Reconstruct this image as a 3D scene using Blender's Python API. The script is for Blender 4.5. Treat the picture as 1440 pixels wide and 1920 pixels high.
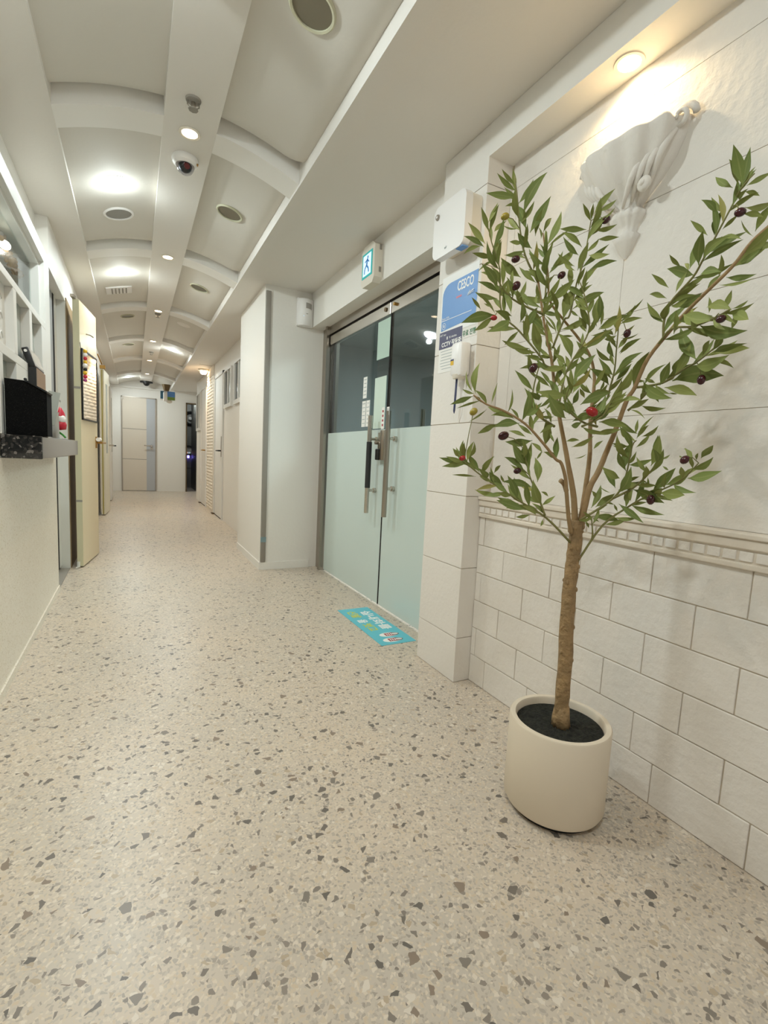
import bpy, bmesh, math, random
from mathutils import Vector, Matrix
random.seed(7)
for o in list(bpy.data.objects): bpy.data.objects.remove(o)
S = bpy.context.scene
COL = S.collection
PI = math.pi

# ------------------------------------------------------------------ camera
YAW, PIT, ROL, FPX = 0.48639443, -0.10808697, 0.05061106, 890.754
CAM = Vector((0, 0, 1.0))
FW = Vector((math.sin(YAW)*math.cos(PIT), math.cos(YAW)*math.cos(PIT), math.sin(PIT)))
R0 = FW.cross(Vector((0, 0, 1))).normalized(); U0 = R0.cross(FW)
RT = (math.cos(ROL)*R0 + math.sin(ROL)*U0).normalized(); UP = RT.cross(FW)
cam = bpy.data.objects.new('camera', bpy.data.cameras.new('camera')); COL.objects.link(cam)
cam.matrix_world = Matrix(((RT.x, UP.x, -FW.x, CAM.x), (RT.y, UP.y, -FW.y, CAM.y), (RT.z, UP.z, -FW.z, CAM.z), (0, 0, 0, 1)))
cam.data.sensor_fit = 'HORIZONTAL'; cam.data.sensor_width = 36; cam.data.lens = 36*FPX/1440
cam.data.clip_start = 0.02
S.camera = cam
# ------------------------------------------------------------------ world, exposure, light levels
W = bpy.data.worlds.new('world'); S.world = W; W.use_nodes = True
W.node_tree.nodes['Background'].inputs[0].default_value = (1.0, 0.975, 0.955, 1)
W.node_tree.nodes['Background'].inputs[1].default_value = 0.52
S.view_settings.view_transform = 'Standard'; S.view_settings.look = 'None'
S.view_settings.gamma = 1; S.view_settings.use_curve_mapping = False
S.view_settings.exposure = 0.66
P_LED, P_SPOT, P_ALCOVE, P_ROOM = 7.3, 10.5, 3.6, 75.0
WARM, COOL = (1.0, 0.72, 0.46), (0.87, 0.98, 1.0)

# ------------------------------------------------------------------ helpers
ORI = {}
class B:
    """collects shapes, in world coordinates, for ONE mesh"""
    def __init__(s): s.bm = bmesh.new()
    def box(s, x0, x1, y0, y1, z0, z1, M=None, bev=0):
        r = bmesh.ops.create_cube(s.bm, size=1)
        T = Matrix.Translation(((x0+x1)/2, (y0+y1)/2, (z0+z1)/2)) @ Matrix.Diagonal((abs(x1-x0), abs(y1-y0), abs(z1-z0), 1))
        bmesh.ops.transform(s.bm, matrix=T, verts=r['verts'])
        if bev:
            es = list({e for v in r['verts'] for e in v.link_edges})
            rr = bmesh.ops.bevel(s.bm, geom=es, offset=bev, segments=2, affect='EDGES', profile=.5)
            vs = rr['verts'] if M else []
            r = {'verts': list({v for f in rr['faces'] for v in f.verts} | {v for v in r['verts'] if v.is_valid})}
        if M: bmesh.ops.transform(s.bm, matrix=M, verts=[v for v in r['verts'] if v.is_valid])
        return s
    def cone(s, p0, p1, r0, r1=None, seg=16, caps=True):
        p0, p1 = Vector(p0), Vector(p1); r1 = r0 if r1 is None else r1
        d = p1-p0
        r = bmesh.ops.create_cone(s.bm, cap_ends=caps, segments=seg, radius1=r0, radius2=r1, depth=d.length)
        q = d.to_track_quat('Z', 'Y').to_matrix().to_4x4()
        bmesh.ops.transform(s.bm, matrix=Matrix.Translation((p0+p1)/2) @ q, verts=r['verts'])
        return s
    def ball(s, c, r, sc=(1, 1, 1), M=None, u=14, v=9):
        q = bmesh.ops.create_uvsphere(s.bm, u_segments=u, v_segments=v, radius=r)
        T = Matrix.Translation(c) @ (M or Matrix()) @ Matrix.Diagonal((*sc, 1))
        bmesh.ops.transform(s.bm, matrix=T, verts=q['verts']); return s
    def lathe(s, prof, c=(0, 0, 0), seg=40, M=None, a0=0, a1=2*PI):
        full = abs(a1-a0-2*PI) < 1e-6
        n = seg if full else seg+1
        M = Matrix.Translation(c) @ (M or Matrix())
        rows = []
        for r, z in prof:
            if r < 1e-6: rows.append([s.bm.verts.new(M @ Vector((0, 0, z)))])
            else: rows.append([s.bm.verts.new(M @ Vector((r*math.cos(a0+(a1-a0)*i/seg), r*math.sin(a0+(a1-a0)*i/seg), z))) for i in range(n)])
        for a, b in zip(rows, rows[1:]):
            for i in range(seg):
                j = (i+1) % n
                try:
                    if len(a) == 1 and len(b) > 1: s.bm.faces.new((a[0], b[i], b[j]))
                    elif len(b) == 1 and len(a) > 1: s.bm.faces.new((a[i], a[j], b[0]))
                    elif len(a) > 1: s.bm.faces.new((a[i], a[j], b[j], b[i]))
                except ValueError: pass
        return s
    def tube(s, pts, rad, seg=8, bump=0):
        pts = [Vector(p) for p in pts]
        rad = rad if isinstance(rad, (list, tuple)) else [rad]*len(pts)
        rows = []; nrm = None
        for i, p in enumerate(pts):
            t = (pts[min(i+1, len(pts)-1)]-pts[max(i-1, 0)]).normalized()
            if nrm is None: nrm = t.orthogonal().normalized()
            nrm = (nrm - t*nrm.dot(t)).normalized(); bn = t.cross(nrm)
            rows.append([s.bm.verts.new(p + (nrm*math.cos(2*PI*k/seg)+bn*math.sin(2*PI*k/seg))*rad[i]*(1+bump*random.uniform(-1, 1))) for k in range(seg)])
        for a, b in zip(rows, rows[1:]):
            for k in range(seg): s.bm.faces.new((a[k], a[(k+1) % seg], b[(k+1) % seg], b[k]))
        s.bm.faces.new(rows[0][::-1]); s.bm.faces.new(rows[-1]); return s
    def poly(s, pts, thick=0, n=None):
        vs = [s.bm.verts.new(p) for p in pts]; f = s.bm.faces.new(vs)
        if thick:
            r = bmesh.ops.extrude_face_region(s.bm, geom=[f])
            d = Vector(n)*thick
            bmesh.ops.translate(s.bm, vec=d, verts=[v for v in r['geom'] if isinstance(v, bmesh.types.BMVert)])
        return s
    def grid(s, P):
        rows = [[s.bm.verts.new(p) for p in r] for r in P]
        for a, b in zip(rows, rows[1:]):
            for i in range(len(a)-1): s.bm.faces.new((a[i], a[i+1], b[i+1], b[i]))
        return s

def root_of(o):
    while o.parent: o = o.parent
    return o
def setp(o, label=None, cat=None, group=None, kind=None):
    if label: o['label'] = label
    if cat: o['category'] = cat
    if group: o['group'] = group
    if kind: o['kind'] = kind
    return o
def thing(name, label, cat, loc, group=None, kind=None):
    o = bpy.data.objects.new(name, None); COL.objects.link(o); o.empty_display_size = .05
    o.location = loc; ORI[o.name] = Vector(loc)
    return setp(o, label, cat, group, kind)
def obj(name, b, m, parent=None, origin=None, smooth=False, label=None, cat=None, group=None, kind=None):
    bm = b.bm
    bmesh.ops.recalc_face_normals(bm, faces=bm.faces[:])
    me = bpy.data.meshes.new(name)
    og = ORI[root_of(parent).name] if parent else Vector(origin or (0, 0, 0))
    bmesh.ops.translate(bm, vec=-og, verts=bm.verts[:])
    bm.to_mesh(me); bm.free()
    if smooth:
        me.polygons.foreach_set('use_smooth', [True]*len(me.polygons))
        if smooth != 'all': me.set_sharp_from_angle(angle=math.radians(38))
    if m: me.materials.append(m)
    o = bpy.data.objects.new(name, me); COL.objects.link(o)
    if parent: o.parent = parent
    else: o.location = og; ORI[o.name] = og
    return setp(o, label, cat, group, kind)
def inst(name, me, parent, M):
    o = bpy.data.objects.new(name, me); COL.objects.link(o); o.parent = parent
    o.matrix_local = Matrix.Translation(-ORI[root_of(parent).name]) @ M; return o
def frame(p, right, up):
    r = Vector(right).normalized(); u = Vector(up).normalized(); n = r.cross(u)
    return Matrix(((r.x, u.x, n.x, p[0]), (r.y, u.y, n.y, p[1]), (r.z, u.z, n.z, p[2]), (0, 0, 0, 1)))
def text(name, body, size, M, m, parent, ext=.0004, sx=1, align='CENTER', shear=0, bold=0):
    cu = bpy.data.curves.new(name, 'FONT'); cu.body = body; cu.size = size; cu.extrude = ext
    cu.align_x = align; cu.align_y = 'CENTER'; cu.resolution_u = 3; cu.shear = shear; cu.offset = bold
    t = bpy.data.objects.new('t', cu); COL.objects.link(t)
    bpy.context.view_layer.update()
    me = bpy.data.meshes.new_from_object(t.evaluated_get(bpy.context.evaluated_depsgraph_get()))
    bpy.data.objects.remove(t); me.materials.clear(); me.materials.append(m)
    me.transform(Matrix.Diagonal((sx, 1, 1, 1))); me.name = name
    return inst(name, me, parent, M)
def lamp(kind, p, power, col, parent=None, d=(0, 0, -1), size=.05, spot=90, blend=.5):
    l = bpy.data.lights.new('lamp_light', kind); l.energy = power; l.color = col
    if kind == 'AREA': l.shape = 'DISK'; l.size = size
    else: l.shadow_soft_size = size
    if kind == 'SPOT': l.spot_size = math.radians(spot); l.spot_blend = blend
    o = bpy.data.objects.new('lamp_light', l); COL.objects.link(o)
    M = Matrix.Translation(p) @ (-Vector(d)).to_track_quat('Z', 'Y').to_matrix().to_4x4()
    if parent: o.parent = parent; o.matrix_local = Matrix.Translation(-ORI[root_of(parent).name]) @ M
    else: o.matrix_local = M
    return o

# ------------------------------------------------------------------ materials
def lin(h):
    h = h.lstrip('#'); c = [int(h[i:i+2], 16)/255 for i in (0, 2, 4)]
    return tuple((v/12.92 if v <= .04045 else ((v+.055)/1.055)**2.4) for v in c) + (1,)
def mat(name, col, rough=.6, metal=0, bump=0, bscale=60, spec=.5, coat=0, emit=0, var=0, vscale=3, alpha=None):
    m = bpy.data.materials.new(name); m.use_nodes = True
    N, L = m.node_tree.nodes, m.node_tree.links; p = N['Principled BSDF']
    c = lin(col) if isinstance(col, str) else col
    p.inputs['Base Color'].default_value = c; p.inputs['Roughness'].default_value = rough
    p.inputs['Metallic'].default_value = metal; p.inputs['Specular IOR Level'].default_value = spec
    p.inputs['Coat Weight'].default_value = coat
    if emit: p.inputs['Emission Color'].default_value = c; p.inputs['Emission Strength'].default_value = emit
    tc = N.new('ShaderNodeTexCoord')
    if bump:
        n = N.new('ShaderNodeTexNoise'); n.inputs['Scale'].default_value = bscale; n.inputs['Detail'].default_value = 5
        bp = N.new('ShaderNodeBump'); bp.inputs['Strength'].default_value = bump; bp.inputs['Distance'].default_value = .01
        L.new(tc.outputs['Object'], n.inputs['Vector']); L.new(n.outputs[0], bp.inputs['Height']); L.new(bp.outputs[0], p.inputs['Normal'])
    if var:
        n = N.new('ShaderNodeTexNoise'); n.inputs['Scale'].default_value = vscale; n.inputs['Detail'].default_value = 4
        r = N.new('ShaderNodeValToRGB'); r.color_ramp.elements[0].position = .3; r.color_ramp.elements[1].position = .7
        r.color_ramp.elements[0].color = tuple(v*(1-var) for v in c[:3])+(1,); r.color_ramp.elements[1].color = c
        L.new(tc.outputs['Object'], n.inputs['Vector']); L.new(n.outputs[0], r.inputs[0]); L.new(r.outputs[0], p.inputs['Base Color'])
    return m
def glass(name, tint=(.8, .88, .88, 1), gloss=.5):
    m = bpy.data.materials.new(name); m.use_nodes = True; N, L = m.node_tree.nodes, m.node_tree.links; N.clear()
    o = N.new('ShaderNodeOutputMaterial'); t = N.new('ShaderNodeBsdfTransparent'); t.inputs[0].default_value = tint
    g = N.new('ShaderNodeBsdfGlossy'); g.inputs['Roughness'].default_value = .03
    f = N.new('ShaderNodeFresnel'); f.inputs[0].default_value = 1.5
    ge = N.new('ShaderNodeNewGeometry'); k = N.new('ShaderNodeMath'); k.operation = 'SUBTRACT'; k.inputs[0].default_value = 1; L.new(ge.outputs['Backfacing'], k.inputs[1])
    ml = N.new('ShaderNodeMath'); ml.operation = 'MULTIPLY'; L.new(f.outputs[0], ml.inputs[0]); L.new(k.outputs[0], ml.inputs[1])
    x = N.new('ShaderNodeMixShader'); L.new(ml.outputs[0], x.inputs[0]); L.new(t.outputs[0], x.inputs[1]); L.new(g.outputs[0], x.inputs[2]); L.new(x.outputs[0], o.inputs[0])
    return m
def terrazzo():
    m = bpy.data.materials.new('terrazzo'); m.use_nodes = True
    N, L = m.node_tree.nodes, m.node_tree.links; p = N['Principled BSDF']
    tc = N.new('ShaderNodeTexCoord')
    dn = N.new('ShaderNodeTexNoise'); dn.inputs['Scale'].default_value = 55; dn.inputs['Detail'].default_value = 2
    L.new(tc.outputs['Object'], dn.inputs['Vector'])
    ad = N.new('ShaderNodeVectorMath'); ad.operation = 'MULTIPLY_ADD'; ad.inputs[1].default_value = (.012, .012, 0)
    L.new(dn.outputs['Color'], ad.inputs[0]); L.new(tc.outputs['Object'], ad.inputs[2])
    ns = N.new('ShaderNodeTexNoise'); ns.inputs['Scale'].default_value = 2.2; ns.inputs['Detail'].default_value = 3
    L.new(tc.outputs['Object'], ns.inputs['Vector'])
    rp = N.new('ShaderNodeValToRGB'); rp.color_ramp.elements[0].position = .35; rp.color_ramp.elements[1].position = .65
    rp.color_ramp.elements[0].color = lin('#c1b7a9'); rp.color_ramp.elements[1].color = lin('#cdbeab')
    L.new(ns.outputs[0], rp.inputs[0])
    cur = rp.outputs[0]
    # (scale, share of cells that are chips, min edge distance, ramp of chip colours)
    for sc, share, ed, cols in ((210, .45, .02, ['#bcb2a4', '#d2c5b2', '#b3a89a', '#cbbca6']),
                                (115, .24, .10, ['#d6cab9', '#ada397', '#c9b8a0', '#a3998d']),
                                (72, .12, .14, ['#857c72', '#d6ccbd', '#8f857a', '#b3a28b']),
                                (44, .085, .17, ['#746c63', '#827a70', '#6a645d', '#8b7c6d'])):
        v = N.new('ShaderNodeTexVoronoi'); v.voronoi_dimensions = '2D'; v.inputs['Scale'].default_value = sc
        e = N.new('ShaderNodeTexVoronoi'); e.voronoi_dimensions = '2D'; e.feature = 'DISTANCE_TO_EDGE'; e.inputs['Scale'].default_value = sc
        for q in (v, e): L.new(ad.outputs[0], q.inputs['Vector'])
        sp = N.new('ShaderNodeSeparateColor'); L.new(v.outputs['Color'], sp.inputs[0])
        lt = N.new('ShaderNodeMath'); lt.operation = 'LESS_THAN'; lt.inputs[1].default_value = share; L.new(sp.outputs[0], lt.inputs[0])
        th = N.new('ShaderNodeMath'); th.operation = 'MULTIPLY_ADD'; th.inputs[1].default_value = ed*1.4; th.inputs[2].default_value = ed*.5; L.new(sp.outputs[2], th.inputs[0])
        gt = N.new('ShaderNodeMath'); gt.operation = 'GREATER_THAN'; L.new(e.outputs['Distance'], gt.inputs[0]); L.new(th.outputs[0], gt.inputs[1])
        mu = N.new('ShaderNodeMath'); mu.operation = 'MULTIPLY'; L.new(lt.outputs[0], mu.inputs[0]); L.new(gt.outputs[0], mu.inputs[1])
        cr = N.new('ShaderNodeValToRGB'); cr.color_ramp.interpolation = 'CONSTANT'
        for i, c in enumerate(cols):
            el = cr.color_ramp.elements[i] if i < 2 else cr.color_ramp.elements.new(i/len(cols))
            el.position = i/len(cols); el.color = lin(c)
        L.new(sp.outputs[1], cr.inputs[0])
        mx = N.new('ShaderNodeMix'); mx.data_type = 'RGBA'
        L.new(mu.outputs[0], mx.inputs['Factor']); L.new(cur, mx.inputs['A']); L.new(cr.outputs[0], mx.inputs['B']); cur = mx.outputs['Result']
    L.new(cur, p.inputs['Base Color']); p.inputs['Roughness'].default_value = .34
    return m
def granite(name, base, specks, sc):
    m = mat(name, base, .18); N, L = m.node_tree.nodes, m.node_tree.links; p = N['Principled BSDF']
    tc = N.new('ShaderNodeTexCoord'); v = N.new('ShaderNodeTexVoronoi'); v.inputs['Scale'].default_value = sc
    L.new(tc.outputs['Object'], v.inputs['Vector']); sp = N.new('ShaderNodeSeparateColor'); L.new(v.outputs['Color'], sp.inputs[0])
    cr = N.new('ShaderNodeValToRGB'); cr.color_ramp.interpolation = 'CONSTANT'
    for i, (q, c) in enumerate(specks):
        el = cr.color_ramp.elements[i] if i < 2 else cr.color_ramp.elements.new(q)
        el.position = q; el.color = lin(c)
    L.new(sp.outputs[0], cr.inputs[0]); L.new(cr.outputs[0], p.inputs['Base Color']); return m
def leafmat():
    m = mat('leaf_green', '#5f7440', .55, spec=.3); N, L = m.node_tree.nodes, m.node_tree.links; p = N['Principled BSDF']
    oi = N.new('ShaderNodeObjectInfo'); r = N.new('ShaderNodeValToRGB')
    for i, (q, c) in enumerate(((0, '#4f6c38'), (.3, '#688042'), (.65, '#89924c'), (1, '#a5a25a'))):
        el = r.color_ramp.elements[i] if i < 2 else r.color_ramp.elements.new(q)
        el.position = q; el.color = lin(c)
    L.new(oi.outputs['Random'], r.inputs[0])
    tc = N.new('ShaderNodeTexCoord'); sx = N.new('ShaderNodeSeparateXYZ'); L.new(tc.outputs['Object'], sx.inputs[0])
    at_ = N.new('ShaderNodeAttribute'); at_.attribute_name = 'rib'
    lt = N.new('ShaderNodeMath'); lt.operation = 'GREATER_THAN'; lt.inputs[1].default_value = .88; L.new(at_.outputs['Fac'], lt.inputs[0])
    mul = N.new('ShaderNodeMath'); mul.operation = 'MULTIPLY'; mul.inputs[1].default_value = .55; L.new(lt.outputs[0], mul.inputs[0])
    mx = N.new('ShaderNodeMix'); mx.data_type = 'RGBA'; mx.inputs['B'].default_value = lin('#b9bb7c')
    L.new(mul.outputs[0], mx.inputs['Factor']); L.new(r.outputs[0], mx.inputs['A'])
    ge = N.new('ShaderNodeNewGeometry'); m2 = N.new('ShaderNodeMix'); m2.data_type = 'RGBA'; m2.inputs['B'].default_value = lin('#7f8a4a')
    bf = N.new('ShaderNodeMath'); bf.operation = 'MULTIPLY'; bf.inputs[1].default_value = .7; L.new(ge.outputs['Backfacing'], bf.inputs[0])
    L.new(bf.outputs[0], m2.inputs['Factor']); L.new(mx.outputs['Result'], m2.inputs['A']); L.new(m2.outputs['Result'], p.inputs['Base Color'])
    return m

M_wall = mat('white_plaster', '#eae6de', .55, bump=.08, bscale=45)
M_ceil = mat('ceiling_paint', '#e4dfd7', .7, bump=.05, bscale=60)
M_panel = mat('ceiling_panel_paint', '#d8d3c9', .7, bump=.05, bscale=60)
M_rib = mat('ceiling_rib_lit', '#efece6', .6)  # whiter than the other ceiling tones, for the lamplight on the ribs
M_stone = mat('white_painted_block', '#e9e3da', .7, bump=.35, bscale=40, var=.05, vscale=2.5)
M_pillar = mat('pillar_block', '#e9e4dc', .7, bump=.2, bscale=50)
M_mortar = mat('mortar', '#c6b9a6', .9)
M_trim = mat('beige_moulding', '#e6dccd', .7, bump=.15, bscale=50, var=.12, vscale=8)
M_dado = granite('pale_speckled_stone', '#ddd2bd', [(0, '#e6decf'), (.5, '#ece5d8'), (.9, '#dbd0bb'), (.97, '#c4b69c')], 220)
M_dado.node_tree.nodes['Principled BSDF'].inputs['Roughness'].default_value = .3
M_granite = granite('black_granite', '#1c1a19', [(0, '#0c0b0b'), (.45, '#1f1d1c'), (.7, '#3b3734'), (.9, '#77716c')], 110); M_granite.node_tree.nodes['Principled BSDF'].inputs['Roughness'].default_value = .1; M_granite.node_tree.nodes['Principled BSDF'].inputs['Coat Weight'].default_value = .6
M_floor = terrazzo()
M_lat = mat('white_gloss_paint', '#e2e0da', .5)
M_pane = mat('frosted_pane', '#a9ada5', .25)
M_steel = mat('brushed_steel', '#a9a196', .3, metal=1)
M_steel2 = mat('satin_steel', '#c4beb4', .25, metal=1)
M_dark = mat('dark_gap', '#1d1a18', .8)
M_black = mat('black_plastic', '#151515', .45)
M_rubber = mat('black_grip', '#2a2a2b', .6)
M_frost = mat('frosted_green_film', '#ccdbd6', .35, coat=.3)
M_glass = glass('clear_glass', (.62, .70, .70, 1))
M_glass2 = glass('window_glass', (.85, .9, .88, 1))
M_white = mat('white_plastic', '#efece8', .35)
M_white2 = mat('ivory_plastic', '#e6decf', .4)
M_paper = mat('paper', '#f2f0ea', .8)
M_grey = mat('grey_panel', '#b4b2ac', .4)
M_greyd = mat('grey_guard', '#958f85', .7)
M_lightp = mat('pale_panel', '#d6d5cd', .4)
M_brown = mat('brown_jamb', '#8c7757', .6)
M_cream = mat('cream_door', '#dfd1b0', .35)
M_creame = mat('door_edge', '#cfc9a8', .45)
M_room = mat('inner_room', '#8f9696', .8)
M_mirror = mat('mirror', '#f0f0ee', .03, metal=1)
M_bronze = mat('bronze', '#6b5a41', .4, metal=.7)
M_brass = mat('brass', '#b08a4c', .3, metal=1)
M_blue = mat('poster_blue', '#5a8ec9', .4)
M_navy = mat('sign_navy', '#363459', .4)
M_print = mat('white_print', '#f4f3ef', .6)
M_grayp = mat('grey_print', '#9aa3a3', .7)
M_pink = mat('pink_print', '#d88a98', .6)
M_green = mat('green_print', '#2f7d4c', .6)
M_teal = mat('exit_teal', '#1fa3a0', .5, emit=.25)
M_exitw = mat('exit_lit_white', '#cfe6f5', .5, emit=.4)
M_exitb = mat('exit_figure', '#2f77b4', .5, emit=.2)
M_amber = mat('amber_crystal', '#d89a2c', .12)
M_mat = mat('floor_sticker', '#5fbfcf', .4)
M_yel = mat('yellow_print', '#d9d33e', .5)
M_red = mat('red_print', '#a23a3f', .5)
M_pot = mat('matte_cream_pot', '#dccfba', .6)
M_soil = mat('black_moss', '#2c2d22', .9, bump=1, bscale=140, var=.85, vscale=90)
M_bark = mat('olive_bark', '#a88a60', .75, bump=.9, bscale=70, var=.4, vscale=40)
M_twig = mat('green_twig', '#7d7a45', .6)
M_twigb = mat('brown_twig', '#9c8058', .65, bump=.4, bscale=80)
M_leaf = leafmat()
M_leafy = mat('young_leaf', '#a9a359', .5)
M_olive = mat('dark_olive', '#4a1c22', .22, var=.5, vscale=60)
M_oliver = mat('red_olive', '#a32424', .22)
M_oliveg = mat('green_olive', '#9a8a2f', .3)
M_hot = mat('lamp_warm', (1.0, .80, .55, 1), .5, emit=9)
M_led = mat('lamp_cool', (.92, .99, 1.0, 1), .5, emit=11)
M_spk = mat('speaker_mesh', '#a5a29a', .7, bump=.6, bscale=700)
M_spkrim = mat('speaker_rim', '#c6c3a8', .5)
M_tile = mat('grey_tile', '#77756f', .5, var=.2, vscale=5)
M_gold = mat('gold_edge', '#a4974a', .35, metal=.4)
M_redp = mat('red_plastic', '#c32238', .4)
M_grn = mat('green_plastic', '#3f9a3a', .5)
M_yelp = mat('yellow_plastic', '#e2b52b', .5)
M_sky = mat('sign_picture_sky', '#5c8fd0', .5)
M_field = mat('sign_picture_field', '#7d9a3a', .5)
M_uv = mat('violet_led', (.25, .2, 1.0, 1), .5, emit=4)
M_rock = mat('rock_relief', '#e6ddce', .8, bump=.5, bscale=30)

# ------------------------------------------------------------------ the shell
Y0, Y1 = -2.6, 12.5            # corridor ends
ZC = 2.385                     # soffit
XL, XR, XS0, XS1 = -.295, .757, .126, .353   # vault recess, spine
def arch(x): return 2.495 - .11*((x-.231)/.526)**2
RIB0, RIBP, RIBT = 2.548, 1.6605, .165

obj('floor', B().box(-.75, 4.0, Y0, 15.0, -.1, 0), M_floor, kind='structure')
ceiling = obj('ceiling', B().box(-.75, XL, Y0, 12.6, ZC, ZC+.16).box(XR, 1.62, Y0, 15.0, ZC, ZC+.16)
              .box(-.75, 4.0, Y0, 15.0, 2.80, 2.85).box(XL, XR, 12.5, 15, ZC, ZC+.075), M_ceil, kind='structure')  # the high sheet is an added cover against world light leaking in
obj('ceiling_trim', B().box(XR, .832, Y0, 12.5, ZC-.012, ZC+.002), M_ceil, ceiling)
obj('ceiling_spine', B().box(XS0, XS1, Y0, 12.5, 2.49, 2.80), M_ceil, ceiling)
obj('access_panel', B().box(.93, 1.15, 8.35, 8.365, ZC-.0015, ZC+.002), M_greyd, ceiling)
ribs = [RIB0+RIBP*k for k in range(-3, 6)]
def rib_mesh(x0, x1, y):
    b = B(); n = 12; P = []
    for i in range(n+1):
        x = x0+(x1-x0)*i/n; z = arch(x); P.append((x, z))
    for ya, yb in ((y, y+RIBT),):
        b.grid([[(x, ya, z+.36), (x, ya, z), (x, yb, z), (x, yb, z+.36)] for x, z in P])
    return b
for y in ribs:
    if y < 12.4:
        obj('ceiling_rib', rib_mesh(XL, XS0, y), M_rib, ceiling, smooth=True)
        obj('ceiling_rib', rib_mesh(XS1, XR, y), M_rib, ceiling, smooth=True)
def panel(x0, x1, ya, yb):
    b = B(); rows = []; n = 14
    ys = [ya, yb-.30] + [yb-.30+.30*i/9 for i in range(1, 10)]
    for y in ys:
        t = max(0, (y-(yb-.14))/.14)  # far end curves up, shaped so that it darkens towards the rib
        rows.append([(x0+(x1-x0)*i/n, y, arch(x0+(x1-x0)*i/n)+.026+.062*t**2+(.03*max(0, (x0+(x1-x0)*i/n-.66)/.097)**2 if x1 > .5 else 0)) for i in range(n+1)])
    return b.grid(rows)
ends = [y+RIBT for y in ribs]
for ya, yb in zip(ends, ribs[1:]+[12.5]):
    obj('ceiling_panel', panel(XL, XS0, ya, yb), M_panel, ceiling, smooth='all')
    obj('ceiling_panel', panel(XS1, XR, ya, yb), M_panel, ceiling, smooth='all')

# left wall: stone dado, then the lattice front, then corridor beyond the first door
YD0, YD1 = 3.86, 4.53           # left door opening
wl = obj('wall_left', B().box(-.82, -.53, Y0, YD0-.02, 2.13, ZC).box(-.75, -.465, YD0-.12, YD1, 2.09, ZC)
         .box(-.75, -.465, YD1, 12.5, 0, ZC).box(-.75, -.56, YD0-.1, YD1+.01, 0, 2.09), M_wall, kind='structure')
obj('dado_panel', B().box(-.75, -.465, Y0, YD0, 0.03, .934), M_dado, wl)
obj('baseboard_left', B().box(-.6, -.458, Y0, YD0-.005, 0, .035), M_dado, kind='structure')
obj('wall_end', B().box(-.75, 1.11, 12.5, 12.6, 0, 2.46).box(1.11, 1.36, 12.5, 12.6, 2.11, ZC).box(-.75, 1.5, 12.46, 12.5, 2.345, ZC)
    .box(XL, XR, 12.49, 12.6, ZC, 2.8), M_wall, kind='structure')
obj('wall_niche', B().box(.9, 1.9, 13.9, 14.0, 0, ZC).box(1.36, 1.46, 12.6, 13.9, 0, ZC).box(1.0, 1.11, 12.6, 13.9, 0, ZC), M_tile, kind='structure')
wr = obj('wall_right', B().box(1.15, 1.62, 5.1, 10.66, 0, ZC).box(1.36, 1.62, 10.66, 12.6, 0, ZC), M_wall, kind='structure')
colm = obj('wall_column', B().box(.96, 1.62, 4.08, 5.1, 0, ZC), M_wall, kind='structure')
obj('baseboard_column', B().box(.951, 1.40, 4.071, 5.09, 0, .065), M_wall, kind='structure')
obj('wall_header', B().box(1.36, 1.62, 2.0, 4.08, 2.10, ZC), M_wall, kind='structure')
# pillar built of blocks on a mortar core
pil = obj('wall_pillar', B().box(1.298, 1.62, 1.688, 2.0, 0, ZC), M_mortar, kind='structure')
zz = [0, .209, .534, .86, 1.183, 1.512, 1.84, 2.156, ZC]
for z0, z1 in zip(zz, zz[1:]):
    obj('block', B().box(1.294, 1.6, 1.683, 2.003, z0+.0015, z1-.0015, bev=.0015), M_pillar, pil)
obj('trim_1', B().box(1.294, 1.44, Y0, 1.684, 2.258, ZC-.001), M_wall, kind='structure')
# alcove wall: small blocks below, moulding, big blocks above
wa = obj('wall_alcove', B().box(1.384, 1.62, Y0, 1.69, 0, .772).box(1.423, 1.62, Y0, 1.69, .77, 2.30), M_mortar, kind='structure')
cb = {}
CW, CH = .26, .1285
def block_me(w, h, d, bev):
    k = (round(w, 3), round(h, 3))
    if k not in cb:
        b = B().box(-d, 0, -w/2, w/2, -h/2, h/2, bev=bev); me = bpy.data.meshes.new('block'); b.bm.to_mesh(me); b.bm.free(); me.materials.append(M_stone); cb[k] = me
    return cb[k]
rowoff = [.797, .872, .995, .865, .99, .864]
for r in range(6):
    z0, z1 = r*CH, (r+1)*CH
    y = rowoff[r]-CW*12
    while y < 1.68:
        a, b_ = y, min(y+CW, 1.682); y += CW
        if b_-a < .02 or a < -1.6: continue
        inst('block', block_me(b_-a-.003, z1-z0-.003, .03, .0022), wa, Matrix.Translation((1.38+.03+random.uniform(-.001, .001), (a+b_)/2, (z0+z1)/2)) )
for me in cb.values(): pass
uz = [.862, 1.183, 1.514, 1.84, 2.156, 2.262]; uoff = [.36, .30, 1.10, .33, .36]
for r in range(5):
    y = uoff[r]-1.31*3
    while y < 1.68:
        a, b_ = y, min(y+1.31, 1.682); y += 1.31
        if b_-a < .02: continue
        inst('block', block_me(b_-a-.0014, uz[r+1]-uz[r]-.0014, .03, .001), wa, Matrix.Translation((1.45, (a+b_)/2, (uz[r]+uz[r+1])/2)))
trim = obj('trim_2', B().box(1.360, 1.43, -1.6, 1.682, .848, .862, bev=.003).box(1.366, 1.43, -1.6, 1.682, .822, .848, bev=.003)
           .box(1.373, 1.43, -1.6, 1.682, .784, .822).box(1.370, 1.43, -1.6, 1.682, .770, .785, bev=.003), M_trim, kind='structure')
dm = B().box(-.005, 0, -.0155, .0155, -.0125, .0125, bev=.002); dme = bpy.data.meshes.new('dentil'); dm.bm.to_mesh(dme); dm.bm.free(); dme.materials.append(M_stone)
y = 1.66
while y > -.2:
    inst('dentil', dme, trim, Matrix.Translation((1.374, y, .8035))); y -= .0385
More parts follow.
